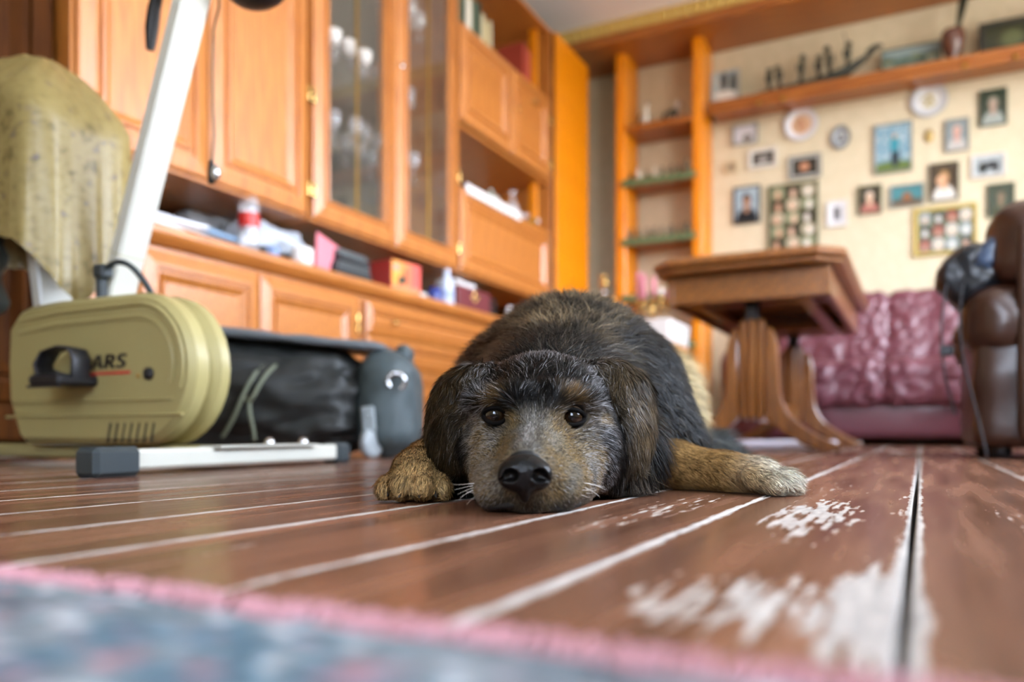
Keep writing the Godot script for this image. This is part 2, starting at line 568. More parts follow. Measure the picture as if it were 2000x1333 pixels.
func floor_material() -> StandardMaterial3D:
	# worn areas where the paint has chipped off: centre x, z, half widths, strength
	var worn := [[-0.062, -0.345, 0.062, 0.075, 1.0], [-0.02, -0.36, 0.012, 0.12, 0.8], [-0.078, -0.69, 0.036, 0.16, 0.85], [-0.205, -0.76, 0.03, 0.2, 0.62], [-0.095, -1.05, 0.05, 0.3, 0.5], [0.07, -0.78, 0.03, 0.14, 0.55],
		[-0.372, -0.36, 0.006, 0.05, 0.9], [-0.35, -0.5, 0.03, 0.2, 0.25], [-0.02, -0.85, 0.015, 0.4, 0.35], [-0.24, -0.55, 0.03, 0.2, 0.3], [-0.47, -0.75, 0.05, 0.25, 0.3]]
	var W := 1600
	var H := 1600
	var streak := noise(0.02, 4, 41).get_image(W, H)          # overall tone
	var fine := noise(0.09, 4, 43).get_image(W, H)
	var fb := fine.get_data()
	var sb := streak.get_data()
	var col := PackedByteArray()
	col.resize(W * H * 3)
	var ro := PackedByteArray()
	ro.resize(W * H)
	var bp := PackedByteArray()
	bp.resize(W * H)
	var sw := float(W) / STRIPES
	for y in H:
		var z := (float(y) / H - 1.0) * TEX_Z        # v in 0..1 stands for z in -TEX_Z..0
		var ys := (y / 7) % H
		for x in W:
			var k := int(x / sw)
			var f := (x - k * sw) / sw
			var x0: float = EDGES[STRIPE0 + k]
			var x1: float = EDGES[STRIPE0 + k + 1]
			var X := lerpf(x0, x1, f)
			var n1 := sb[ys * W + x] / 255.0
			var n2 := fb[ys * W + x] / 255.0          # long streaks with the grain
			var n3 := fb[(y / 2) * W + x] / 255.0
			var e := minf(f, 1.0 - f) * (x1 - x0)     # distance to the plank's edge
			var w := (-0.58 if X > -0.26 and z < -0.5 and z > -1.5 else -0.65) + 0.5 * (n2 - 0.5) + 0.45 * (n3 - 0.5)
			w += 0.95 * maxf(0.0, 1.0 - e / (0.0028 + 0.0045 * n1 + 0.003 * n2)) + 0.22 * maxf(0.0, 1.0 - e / 0.02)
			if z > -1.6 and k < 10:
				for b in worn:
					var dx: float = (X - b[0]) / b[2]
					var dz: float = (z - b[1]) / b[3]
					var q := dx * dx + dz * dz
					if q < 2.2:
						w += b[4] * (0.72 + 0.5 * (n2 - 0.5)) * maxf(0.0, 1.0 - q / 2.2)
			var a := clampf(w * 9.0 + 0.5, 0.0, 1.0)
			var tone := 0.82 + 0.36 * n1 + 0.14 * (n2 - 0.5) + 0.08 * (((k * 37) % 10) / 10.0 - 0.5)
			var i := (y * W + x)
			var grey := 0.86 + 0.28 * (n3 - 0.5) + 0.2 * (n2 - 0.5)
			col[i * 3] = clampi(int(lerpf(118 * tone, 202 * grey, a)), 0, 255)
			col[i * 3 + 1] = clampi(int(lerpf(80 * tone, 193 * grey, a)), 0, 255)
			col[i * 3 + 2] = clampi(int(lerpf(60 * tone, 184 * grey, a)), 0, 255)
			ro[i] = int(lerpf(44 + 60 * n1 * n1, 165, a))
			bp[i] = int(lerpf(190 + 40 * (n2 - 0.5), 90 + 60 * n3, a))
	var m := StandardMaterial3D.new()
	m.albedo_texture = ImageTexture.create_from_image(Image.create_from_data(W, H, false, Image.FORMAT_RGB8, col))
	m.roughness = 1.0
	m.roughness_texture = ImageTexture.create_from_image(Image.create_from_data(W, H, false, Image.FORMAT_L8, ro))
	m.roughness_texture_channel = BaseMaterial3D.TEXTURE_CHANNEL_RED
	m.heightmap_enabled = true
	m.heightmap_texture = ImageTexture.create_from_image(Image.create_from_data(W, H, false, Image.FORMAT_L8, bp))
	m.heightmap_scale = 0.08
	return m

# ------------------------------------------------------------------ the wall unit; local x runs away along the wall, z out into the room
const FRONT := -2.05
const P_DOOR := [Vector2(0, -0.024), Vector2(0, -0.013), Vector2(0.006, -0.009), Vector2(0.048, 0), Vector2(0.053, -0.001), Vector2(0.056, -0.012), Vector2(0.068, -0.012), Vector2(0.072, -0.002), Vector2(0.08, 0), Vector2(0.104, -0.017), Vector2(0.112, -0.017)]
const P_LOW := [Vector2(0, -0.024), Vector2(0, -0.012), Vector2(0.006, -0.008), Vector2(0.038, 0), Vector2(0.05, 0), Vector2(0.055, -0.011), Vector2(0.064, -0.011), Vector2(0.068, -0.001), Vector2(0.088, -0.017), Vector2(0.094, -0.017)]
const P_DRAWER := [Vector2(0, -0.024), Vector2(0, -0.011), Vector2(0.005, -0.007), Vector2(0.026, 0), Vector2(0.03, -0.007), Vector2(0.036, -0.007), Vector2(0.04, -0.001), Vector2(0.052, -0.014)]

func unit(called: String, label: String, z_near: float, y0: float) -> Node3D:
	return thing(called, label, "cabinet", Vector3(FRONT, y0, z_near), PI / 2)

func body(root: Node3D, w: float, h: float, mat: Material, shelves := [], deep := 0.5, mids := []) -> void:
	# an open carcass: sides, top, bottom, back and the boards given in shelves (heights) and mids (places along x)
	var s := st()
	var t := 0.02
	var zf := -0.027
	box(s, Vector3(t / 2, h / 2, -deep / 2 + zf / 2), Vector3(t, h, deep + zf), 0.002)
	box(s, Vector3(w - t / 2, h / 2, -deep / 2 + zf / 2), Vector3(t, h, deep + zf), 0.002)
	box(s, Vector3(w / 2, t / 2, -deep / 2 + zf / 2), Vector3(w - 2 * t, t, deep + zf), 0.002)
	box(s, Vector3(w / 2, h - t / 2, -deep / 2 + zf / 2), Vector3(w - 2 * t, t, deep + zf), 0.002)
	for x in mids:
		box(s, Vector3(x, h / 2, -deep / 2 + zf / 2), Vector3(t, h - 2 * t, deep + zf), 0.002)
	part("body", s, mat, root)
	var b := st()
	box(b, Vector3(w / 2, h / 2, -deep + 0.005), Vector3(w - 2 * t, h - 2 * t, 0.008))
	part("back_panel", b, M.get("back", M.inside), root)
	for y in shelves:
		var sh := st()
		box(sh, Vector3(w / 2, y, -deep / 2 + zf / 2 - 0.002), Vector3(w - 2 * t, 0.022, deep + zf - 0.016), 0.003)
		part("shelf_board", sh, M.wood_h, root)

func hinge(parent: Node3D, x: float, y: float) -> void:
	var s := st()
	lathe(s, [Vector2(0, -0.032), Vector2(0.005, -0.03), Vector2(0.006, -0.024), Vector2(0.006, 0.024), Vector2(0.005, 0.03), Vector2(0, 0.032)], 10, Transform3D(Basis(), Vector3(x, y, -0.006)))
	box(s, Vector3(x, y, -0.012), Vector3(0.018, 0.045, 0.004), 0.001)
	part("hinge", s, M.brass, parent)

func knob(parent: Node3D, x: float, y: float, r := 0.012) -> void:
	var s := st()
	lathe(s, [Vector2(0.0, 0), Vector2(r * 0.75, 0.0), Vector2(r * 0.5, 0.004), Vector2(r * 0.4, 0.011), Vector2(r, 0.017), Vector2(r * 0.9, 0.024), Vector2(0, 0.028)], 14, Transform3D(Basis(Vector3.RIGHT, PI / 2), Vector3(x, y, -0.013)))
	part("knob", s, M.brass, parent)

func door(root: Node3D, called: String, x0: float, x1: float, y0: float, y1: float, prof: Array, mat: Material, glazed := false, hinge_at := 0, knob_at := Vector2.ZERO) -> MeshInstance3D:
	var s := st()
	var xf := Transform3D(Basis(), Vector3((x0 + x1) / 2, (y0 + y1) / 2, 0))
	var p := prof.duplicate()
	if glazed:
		p = prof.slice(0, 9)
		p.append(Vector2(0.088, -0.013))
		p.append(Vector2(0.088, -0.024))
	ring_panel(s, x1 - x0, y1 - y0, p, xf, not glazed)
	var d := part(called, s, mat, root)
	if glazed:
		var g := st()
		box(g, Vector3((x0 + x1) / 2, (y0 + y1) / 2, -0.019), Vector3(x1 - x0 - 0.172, y1 - y0 - 0.172, 0.003))
		part("pane", g, M.pane, d)
		var b := st()
		box(b, Vector3((x0 + x1) / 2, (y0 + y1) / 2, -0.015), Vector3(0.012, y1 - y0 - 0.172, 0.005), 0.001)
		part("came", b, M.brass_dark, d)
	if hinge_at != 0:
		var hx := x0 - 0.004 if hinge_at < 0 else x1 + 0.004
		for hy in [y0 + 0.1, y0 + 0.46, y1 - 0.12]:
			if hy < y1 - 0.05:
				hinge(d, hx, hy)
	if knob_at != Vector2.ZERO:
		knob(d, knob_at.x, knob_at.y)
	return d

func build_cabinets() -> void:
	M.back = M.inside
	# dark wardrobe at the near end
	var w := unit("wardrobe", "tall dark brown wardrobe standing before the wall unit, behind the cloth-covered saddle", -0.55, 0.0)
	var s := st()
	box(s, Vector3(0.425, 1.35, -0.27), Vector3(0.85, 2.6, 0.4), 0.004)
	box(s, Vector3(0.425, 0.03, -0.28), Vector3(0.83, 0.06, 0.36), 0.002)
	part("body", s, M.wood_dark, w)
	for k in 2:
		s = st()
		ring_panel(s, 0.39, 2.4, P_DOOR, Transform3D(Basis(), Vector3(0.215 + 0.42 * k, 1.35, -0.044)))
		part("door", s, M.wood_dark, w)
	# upper cupboard with two panelled doors
	var u := unit("wall_cupboard", "orange-brown upper cupboard with two plain panelled doors, behind the exercise bike's post", -1.42, 0.88)
	body(u, 0.945, 1.72, M.wood)
	door(u, "door", 0.01, 0.461, 0.012, 1.71, P_DOOR, M.wood, false, -1)
	door(u, "door", 0.469, 0.936, 0.012, 1.71, P_DOOR, M.wood, false, 1)
	# display cabinet with two glazed doors
	M.back = plain(hexc("5c584a"), 0.5)
	u = unit("display_cabinet", "glazed display cabinet with two tall glass doors full of drinking glasses", -2.385, 0.88)
	body(u, 1.085, 1.72, M.wood)
	door(u, "door", 0.008, 0.546, 0.012, 1.71, P_DOOR, M.wood, true, -1)
	var gd := door(u, "door", 0.55, 1.077, 0.012, 1.71, P_DOOR, M.wood, true, 1)
	var esc := st()
	lathe(esc, [Vector2(0, 0), Vector2(0.012, 0.0), Vector2(0.011, 0.003), Vector2(0, 0.005)], 14, Transform3D(Basis(Vector3.RIGHT, PI / 2) * Basis.from_scale(Vector3(1, 1, 1.5)), Vector3(0.585, 0.82, -0.001)))
	part("lock_plate", esc, M.steel, gd)
	for y in [0.4, 0.75, 1.12]:
		s = st()
		box(s, Vector3(0.5425, y, -0.26), Vector3(1.04, 0.008, 0.38), 0.002)
		part("glass_shelf", s, M.pane, u)
	M.back = plain(hexc("a89f8a"), 0.5)
	# open-shelved cupboard
	u = unit("open_cupboard", "upper cupboard with open shelves, two small doors and a wide panelled flap", -3.477, 0.88)
	body(u, 1.165, 1.72, M.wood, [0.44, 0.755, 1.272], 0.5)
	var dr := door(u, "flap", 0.012, 1.095, 0.012, 0.43, P_DOOR, M.wood, false, 0)
	dr.set_meta("label", "wide panelled flap")
	door(u, "door", 0.012, 0.575, 0.765, 1.26, P_DOOR, M.wood, false, 0)
	door(u, "door", 0.58, 1.1, 0.765, 1.26, P_DOOR, M.wood, false, 1, Vector2(0.625, 1.03))
	s = st()
	box(s, Vector3(1.05, 1.49, -0.1), Vector3(0.03, 0.41, 0.05), 0.004)
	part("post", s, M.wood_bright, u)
	s = st()
	box(s, Vector3(1.05, 0.597, -0.1), Vector3(0.03, 0.29, 0.05), 0.004)
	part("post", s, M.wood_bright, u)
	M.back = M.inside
	# tall end unit
	u = unit("tall_cabinet", "tall bright orange end cabinet of the wall unit in the corner", -4.645, 0.0)
	s = st()
	box(s, Vector3(0.2775, 1.31, -0.265), Vector3(0.555, 2.58, 0.5), 0.004)
	box(s, Vector3(0.2775, 0.02, -0.28), Vector3(0.53, 0.04, 0.44), 0.002)
	part("body", s, M.wood_dark, u)
	s = st()
	box(s, Vector3(0.2775, 1.31, -0.007), Vector3(0.549, 2.57, 0.014), 0.004)
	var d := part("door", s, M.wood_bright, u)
	s = st()
	lathe(s, [Vector2(0, 0), Vector2(0.016, 0.0), Vector2(0.014, 0.003), Vector2(0, 0.005)], 14, Transform3D(Basis(Vector3.RIGHT, PI / 2) * Basis.from_scale(Vector3(1, 1, 3.2)), Vector3(0.33, 0.92, 0.0)))
	part("keyhole_plate", s, plain(hexc("3a2408"), 0.4, 0.6), d)
	# base units under the worktop
	var lo := unit("base_cupboard", "base cupboard with three panelled doors under the cluttered worktop", -1.42, 0.0)
	s = st()
	box(s, Vector3(0.642, 0.353, -0.27), Vector3(1.284, 0.58, 0.48), 0.003)
	box(s, Vector3(0.642, 0.03, -0.3), Vector3(1.27, 0.06, 0.42), 0.002)
	part("body", s, M.wood, lo)
	door(lo, "door", 0.006, 0.205, 0.07, 0.622, P_LOW, M.wood_h)
	door(lo, "door", 0.211, 0.688, 0.07, 0.622, P_LOW, M.wood_h)
	door(lo, "door", 0.696, 1.233, 0.07, 0.622, P_LOW, M.wood_h, false, 1)
	var ld := unit("drawer_chest", "chest of wide drawers with small brass knobs under the worktop", -2.708, 0.0)
	s = st()
	box(s, Vector3(0.63, 0.353, -0.27), Vector3(1.26, 0.58, 0.48), 0.003)
	box(s, Vector3(0.63, 0.03, -0.3), Vector3(1.25, 0.06, 0.42), 0.002)
	part("body", s, M.wood, ld)
	for k in 4:
		var y1: float = 0.622 - 0.139 * k
		s = st()
		ring_panel(s, 1.24, 0.134, P_DRAWER, Transform3D(Basis(), Vector3(0.63, y1 - 0.068, 0)))
		var dw := part("drawer", s, M.wood_h, ld)
		knob(dw, 0.2, y1 - 0.072, 0.013)
		knob(dw, 1.045, y1 - 0.072, 0.013)
	var le := unit("base_cupboard", "narrow base cupboard at the far end of the worktop, behind the dog", -3.972, 0.0)
	s = st()
	box(s, Vector3(0.335, 0.353, -0.27), Vector3(0.67, 0.58, 0.48), 0.003)
	part("body", s, M.wood, le)
	door(le, "door", 0.01, 0.66, 0.07, 0.622, P_LOW, M.wood_h)
	# worktop: one board with a moulded front edge
	s = st()
	var poly := PackedVector2Array([Vector2(-0.525, 0.0), Vector2(-0.012, 0.0), Vector2(-0.004, 0.006), Vector2(0.004, 0.012), Vector2(0.012, 0.018), Vector2(0.02, 0.03), Vector2(0.02, 0.046), Vector2(0.012, 0.054), Vector2(0.004, 0.056), Vector2(-0.525, 0.056)])
	prism(s, poly, -4.643, -1.41, Transform3D(Basis(), Vector3(FRONT, 0.6445, 0)))
	tag(part("worktop", s, M.wood_h), "long orange-brown wooden worktop of the wall unit strewn with papers, boxes and bottles", "worktop")
	glassware()
	cupboard_things()

func goblet_mesh(r: float, h: float, stem: float) -> ArrayMesh:
	var s := st()
	lathe(s, [Vector2(0, 0), Vector2(r * 0.85, 0.0), Vector2(r * 0.8, 0.003), Vector2(0.006, 0.008), Vector2(0.004, stem), Vector2(r * 0.6, stem + 0.01), Vector2(r, stem + (h - stem) * 0.4), Vector2(r * 0.95, h), Vector2(r * 0.9, h), Vector2(r * 0.93, stem + (h - stem) * 0.4), Vector2(r * 0.5, stem + 0.014), Vector2(0, stem + 0.012)], 14)
	return done(s)

func tumbler_mesh(r: float, h: float) -> ArrayMesh:
	var s := st()
	lathe(s, [Vector2(0, 0), Vector2(r * 0.85, 0.0), Vector2(r, h), Vector2(r * 0.94, h), Vector2(r * 0.8, 0.012), Vector2(0, 0.012)], 14)
	return done(s)

func glassware() -> void:
	var kinds := {
		"wine_glass": [goblet_mesh(0.03, 0.15, 0.07), "glass"], "liqueur_glass": [goblet_mesh(0.02, 0.09, 0.045), "glass"], "tumbler": [tumbler_mesh(0.03, 0.1), "glass"],
		"goblet": [goblet_mesh(0.036, 0.13, 0.05), "glass"]}
	var rows := [
		# kind, shelf height, z of the row's first, step, count, x, what it stands on
		["wine_glass", 1.284, -2.5, -0.1, 9, -2.2, "clear wine glass in the front row on the lowest glass shelf of the display cabinet", "wine glasses on the lowest glass shelf"],
		["tumbler", 1.634, -2.5, -0.095, 9, -2.2, "clear straight tumbler in the front row on the middle glass shelf of the display cabinet", "tumblers on the middle glass shelf"],
		["goblet", 2.004, -2.52, -0.115, 8, -2.2, "wide clear goblet on the topmost glass shelf of the display cabinet", "goblets on the top glass shelf"],
		["liqueur_glass", 0.9, -2.5, -0.085, 10, -2.2, "small liqueur glass on the floor of the display cabinet", "liqueur glasses on the cabinet floor"],
		["goblet", 1.284, -2.55, -0.12, 7, -2.34, "wide clear goblet in the back row on the lowest glass shelf of the display cabinet", "goblets behind the wine glasses"]]
	for r in rows:
		var first: MeshInstance3D = null
		for i in r[4]:
			var at := Vector3(r[5] + 0.02 * sin(i * 2.3), r[1] + 0.0008, r[2] + r[3] * i + 0.012 * sin(i * 1.7))
			if first == null:
				first = inst(r[0], kinds[r[0]][0], M.glass)
				first.position = at
				tag(first, r[6], "glass", r[7])
			else:
				dup(first, at)
	# gilt-rimmed cups catch the light
	for i in 4:
		var s := st()
		lathe(s, [Vector2(0, 0), Vector2(0.022, 0.0), Vector2(0.034, 0.03), Vector2(0.036, 0.055), Vector2(0.033, 0.055), Vector2(0.03, 0.03), Vector2(0, 0.008)], 16)
		var c := thing("coffee_cup", "small white cup with a gilt ball lid among the tumblers in the display cabinet", "cup", Vector3(-2.115, 1.6345, -2.47 - 0.1 * i), 0.0, "gilt-lidded cups behind the glass door")
		part("bowl", s, M.white, c)
		s = st()
		ball(s, Vector3(0, 0.066, 0), Vector3(0.014, 0.013, 0.014), 12)
		part("lid", s, M.brass, c)
	# crystal decanter in the second door
	var dec := thing("decanter", "tall cut-crystal decanter on the top glass shelf behind the second glazed door", "decanter", Vector3(-2.305, 2.0045, -3.27))
	var s := st()
	lathe(s, [Vector2(0, 0), Vector2(0.045, 0.0), Vector2(0.05, 0.02), Vector2(0.046, 0.09), Vector2(0.018, 0.13), Vector2(0.015, 0.19), Vector2(0.022, 0.2)], 8, Transform3D(), false)
	part("body", s, M.glass, dec)
	s = st()
	ball(s, Vector3(0, 0.225, 0), Vector3(0.022, 0.028, 0.022), 8)
	part("stopper", s, M.glass, dec)

func book_mesh(w: float, h: float, d: float) -> ArrayMesh:   # spine towards +z
	var s := st()
	box(s, Vector3(0, h / 2, -d / 2), Vector3(w, h, d), minf(w * 0.15, 0.003))
	return done(s)

func book(w: float, h: float, d: float, c: Color, at: Vector3, turn: float, lean: float, label: String, group := "", flat := false) -> Node3D:
	var o := thing("book", label, "book", at, turn, group)
	if flat:
		o.rotation.z = PI / 2
	else:
		o.rotation.z = lean
	var s := st()
	box(s, Vector3(-w / 2 + 0.0015, h / 2, -d / 2), Vector3(0.003, h, d), 0.001)
	box(s, Vector3(w / 2 - 0.0015, h / 2, -d / 2), Vector3(0.003, h, d), 0.001)
	box(s, Vector3(0, h / 2, -0.0015), Vector3(w, h, 0.003), 0.001)
	part("cover", s, plain(c, 0.6), o)
	s = st()
	box(s, Vector3(0, h / 2, -d / 2 - 0.002), Vector3(w - 0.006, h - 0.008, d - 0.006))
	part("pages", s, M.paper, o)
	return o

func cupboard_things() -> void:
	# books on the open top shelf
	var y := 0.88 + 1.283 + 0.0005
	var specs := [
		[0.05, 0.25, "33503c", "thick dark green book at the near end of the open top shelf"],
		[0.055, 0.26, "4a5a4c", "thick grey-green book beside the dark green one on the open top shelf"],
		[0.06, 0.22, "e4e0d4", "fat white book between green books on the open top shelf"],
		[0.05, 0.23, "5a6a58", "olive-grey book after the white one on the open top shelf"],
		[0.045, 0.24, "2f4438", "blackish green book after the white one on the open top shelf"],
		[0.04, 0.2, "d8cfae", "cream book near the middle of the open top shelf"],
		[0.045, 0.18, "b8a878", "tan book near the middle of the open top shelf"],
		[0.03, 0.2, "c8c0a4", "thin pale book before the red ones on the open top shelf"]]
	var z := -3.56
	for sp in specs:
		z -= sp[0] / 2 + 0.004
		book(sp[0], sp[1], 0.17, hexc(sp[2]), Vector3(-2.14, y, z), PI / 2, 0.0, sp[3], "books on the open top shelf")
		z -= sp[0] / 2
	for k in 2:
		var b := book(0.05, 0.24 - 0.02 * k, 0.17, hexc(["a03c2c", "b4503c"][k]), Vector3(-2.12, y, -4.34 - 0.06 * k), PI / 2, 0.0, ["taller brick-red book at the far end of the open top shelf", "shorter coral-red book at the far end of the open top shelf"][k], "books on the open top shelf")
		b.set_meta("category", "book")
	var bell := thing("brass_bell", "small brass bell hanging below the red books at the end of the top shelf", "bell", Vector3(-2.062, 2.035, -4.36))
	var s := st()
	lathe(s, [Vector2(0.026, 0), Vector2(0.022, 0.01), Vector2(0.014, 0.03), Vector2(0.006, 0.04), Vector2(0.004, 0.12), Vector2(0, 0.12)], 14)
	part("body", s, M.brass, bell)
	s = st()
	ball(s, Vector3(0, -0.002, 0), Vector3(0.008, 0.008, 0.008), 8)
	part("clapper", s, M.brass_dark, bell)
	# the open niche over the flap: lace runner, glass swan, little vase, ornaments
	var ny := 0.88 + 0.451
	s = st()
	var n := 60
	for i in n:
		var z0 := -3.52 - 0.62 * i / n
		var z1 := -3.52 - 0.62 * (i + 1) / n
		var h0 := 0.045 + 0.02 * absf(sin(i * 0.52))
		var h1 := 0.045 + 0.02 * absf(sin((i + 1) * 0.52))
		var x := -2.046
		quad(s, Vector3(x, ny + 0.012 - h0, z0), Vector3(x, ny + 0.012 - h1, z1), Vector3(x - 0.004, ny + 0.003, z1), Vector3(x - 0.004, ny + 0.003, z0))
		quad(s, Vector3(x - 0.004, ny + 0.003, z0), Vector3(x - 0.004, ny + 0.003, z1), Vector3(x - 0.3, ny + 0.002, z1), Vector3(x - 0.3, ny + 0.002, z0))
	tag(part("lace_runner", s, M.paper), "white lace runner with a scalloped edge hanging over the flap of the open niche", "runner")
	for k in 3:
		var v := thing("glass_ornament", ["small clear glass bird ornament on the lace runner", "clear glass bottle with a round stopper on the niche shelf", "low glass dish at the end of the lace runner"][k], "ornament", Vector3(-2.12, ny + 0.003, [-3.95, -4.18, -4.3][k]))
		s = st()
		if k == 0:
			ball(s, Vector3(0, 0.03, 0), Vector3(0.03, 0.03, 0.05), 12)
			ball(s, Vector3(0, 0.07, 0.035), Vector3(0.014, 0.016, 0.018), 10)
		elif k == 1:
			lathe(s, [Vector2(0, 0), Vector2(0.034, 0), Vector2(0.04, 0.03), Vector2(0.03, 0.07), Vector2(0.01, 0.09), Vector2(0.01, 0.11), Vector2(0, 0.11)], 14)
		else:
			lathe(s, [Vector2(0, 0), Vector2(0.025, 0), Vector2(0.05, 0.03), Vector2(0.046, 0.032), Vector2(0.02, 0.006), Vector2(0, 0.006)], 14)
		part("body", s, M.glass if k > 0 else plain(hexc("a9b0a4"), 0.2), v)
		if k == 1:
			s = st()
			ball(s, Vector3(0, 0.13, 0), Vector3(0.02, 0.02, 0.02), 12)
			part("stopper", s, M.glass, v)
	var f := thing("figurine", "small white and brass figurine lying at the far end of the niche", "figurine", Vector3(-2.1, ny, -4.42))
	s = st()
	ball(s, Vector3(0, 0.02, 0), Vector3(0.02, 0.02, 0.045), 12)
	part("body", s, M.brass_dark, f)
	s = st()
	ball(s, Vector3(0, 0.035, -0.05), Vector3(0.016, 0.016, 0.016), 10)
	part("head", s, M.white, f)

# ------------------------------------------------------------------ things on the worktop
func sheet_stack(called: String, label: String, at: Vector3, turn: float, size: Vector2, layers: int, cols: Array, group := "") -> void:
	var o := thing(called, label, "papers", at, turn, group)
	var y := 0.0
	for i in layers:
		var t := rng.randf_range(0.004, 0.012)
		var s := st()
		box(s, Vector3(rng.randf_range(-0.012, 0.012), y + t / 2, rng.randf_range(-0.012, 0.012)), Vector3(size.x * rng.randf_range(0.85, 1.0), t, size.y * rng.randf_range(0.85, 1.0)), 0.001, Basis(Vector3.UP, rng.randf_range(-0.12, 0.12)))
		part("sheaf", s, plain(hexc(cols[i % cols.size()]), 0.7), o)
		y += t

func build_worktop_things() -> void:
	var y := 0.7005
	sheet_stack("paper_stack", "stack of white magazines and papers at the near end of the worktop edge", Vector3(-2.17, y, -1.67), 0.05, Vector2(0.2, 0.42), 5, ["e6e6e6", "dfe3ea", "f0f0f0"])
	sheet_stack("paper_stack", "taller pile of grey, blue and brown papers against the back of the worktop", Vector3(-2.415, y, -1.71), 0.0, Vector2(0.2, 0.5), 16, ["8a7a66", "c8ccd2", "4c5048", "9fb6cc", "d8d4cc", "b89a80", "3c3f40"])
	sheet_stack("magazine_pile", "pile of pale blue and white magazines before the clear bottle", Vector3(-2.2, y, -2.0), 0.1, Vector2(0.15, 0.18), 7, ["e8ecf2", "8fb0d0", "30383a", "d6d8da"])
	# crumpled grey plastic bags
	var bag_n := noise(9.0, 4, 51)
	var bump := func(p: Vector3, _n: Vector3) -> float: return 0.035 * bag_n.get_noise_3d(p.x, p.y, p.z)
	for k in 2:
		var s := st()
		rbox(s, Vector3(0, [0.07, 0.05][k], 0), [Vector3(0.2, 0.16, 0.42), Vector3(0.16, 0.11, 0.3)][k], 0.05, 16, Basis(), bump)
		var o := part("plastic_bag", s, plain([hexc("aab0b4"), hexc("b6bec6")][k], 0.28))
		o.position = [Vector3(-2.415, y + 0.025, -2.25), Vector3(-2.215, y + 0.05, -2.3)][k]
		tag(o, ["large crumpled grey plastic bag behind the clear bottle", "smaller crumpled pale grey plastic bag beside the white mug"][k], "plastic bag")
	# bottle with a red label and cap
	var b := thing("plastic_bottle", "clear plastic drink bottle with a red label and red cap on the worktop edge", "bottle", Vector3(-2.1, y, -2.1))
	var s := st()
	lathe(s, [Vector2(0, 0.004), Vector2(0.026, 0.0), Vector2(0.033, 0.012), Vector2(0.0335, 0.05), Vector2(0.031, 0.06), Vector2(0.0335, 0.07), Vector2(0.0335, 0.14), Vector2(0.026, 0.17), Vector2(0.013, 0.195), Vector2(0.012, 0.21)], 20)
	part("body", s, M.glass, b)
	s = st()
	lathe(s, [Vector2(0.0342, 0.074), Vector2(0.0342, 0.116)], 24)
	part("label_band", s, plain(hexc("b8241c"), 0.4), b)
	s = st()
	lathe(s, [Vector2(0.014, 0.2), Vector2(0.015, 0.203), Vector2(0.015, 0.218), Vector2(0.013, 0.22), Vector2(0, 0.22)], 16)
	part("cap", s, plain(hexc("c8322c"), 0.4), b)
	b.scale = Vector3(1.08, 1.17, 1.08)
	# small blue glass beside it
	s = st()
	lathe(s, [Vector2(0, 0), Vector2(0.024, 0), Vector2(0.028, 0.04), Vector2(0.025, 0.04), Vector2(0.021, 0.006), Vector2(0, 0.006)], 16)
	var bg := part("candle_glass", s, plain(hexc("7d93b8"), 0.2))
	bg.position = Vector3(-2.085, y, -2.2)
	tag(bg, "small blue glass candle holder right beside the red-capped bottle", "candle holder")
	# dark box and cable under the bag
	s = st()
	box(s, Vector3(0, 0.02, 0), Vector3(0.12, 0.04, 0.2), 0.01)
	var dk := part("remote_box", s, M.black)
	dk.position = Vector3(-2.14, y, -2.24)
	dk.rotation.y = 0.3
	dk.position.x = -2.17
	tag(dk, "flat black box half under the pale plastic bag", "box")
	# white mug
	var m := thing("mug", "white mug on the worktop edge beside the pink folder", "mug", Vector3(-2.085, y, -2.355))
	s = st()
	lathe(s, [Vector2(0, 0), Vector2(0.036, 0), Vector2(0.041, 0.008), Vector2(0.042, 0.062), Vector2(0.038, 0.066), Vector2(0.037, 0.062), Vector2(0.035, 0.012), Vector2(0, 0.01)], 20)
	part("body", s, M.white, m)
	s = st()
	tube(s, bez(Vector3(-0.03, 0.015, -0.03), Vector3(-0.06, 0.01, -0.06), Vector3(-0.06, 0.06, -0.06), Vector3(-0.03, 0.052, -0.03), 8), 0.005, 8)
	part("handle", s, M.white, m)
	# pink folder leaning over dark red and black books
	var book_specs := [["dark red hardback standing behind the pink folder", "7a1c1c", Vector3(-2.22, y, -2.49), 0.03, 0.14], ["black hardback standing behind the pink folder", "1a1d20", Vector3(-2.22, y, -2.53), 0.04, 0.12]]
	for k in 2:
		book(book_specs[k][3], book_specs[k][4], 0.12, hexc(book_specs[k][1]), book_specs[k][2], PI / 2, 0.0, book_specs[k][0])
	s = st()
	var fan := PackedVector2Array([Vector2(0, 0), Vector2(0.085, 0.01), Vector2(0.1, 0.055), Vector2(0.235, 0.095), Vector2(0.12, 0.125), Vector2(0.005, 0.15)])
	prism(s, fan, -0.003, 0.003, Transform3D(Basis(), Vector3.ZERO), false, 0.001)
	prism(s, PackedVector2Array([Vector2(0.0, 0.0), Vector2(0.085, 0.01), Vector2(0.02, 0.13)]), -0.016, -0.004, Transform3D(), false, 0.001)
	var pk := part("pink_folder", s, plain(hexc("e0808c"), 0.6))
	pk.position = Vector3(-2.1, y + 0.002, -2.45)
	pk.rotation = Vector3(0.0, PI / 2 + 0.06, 0.0)
	tag(pk, "pink paper folder standing half open between the white mug and the dark books", "folder")
	# stack of dark cases
	var specs := [[0.032, "22272a", 0.2, 0.22], [0.03, "4a5052", 0.19, 0.21], [0.026, "2c3033", 0.2, 0.2], [0.022, "6a7274", 0.17, 0.2]]
	var yy := y
	var lab := ["black case at the bottom of the dark stack beside the red box", "grey case second from the bottom of the dark stack", "charcoal case third from the bottom of the dark stack", "pale grey case on top of the dark stack"]
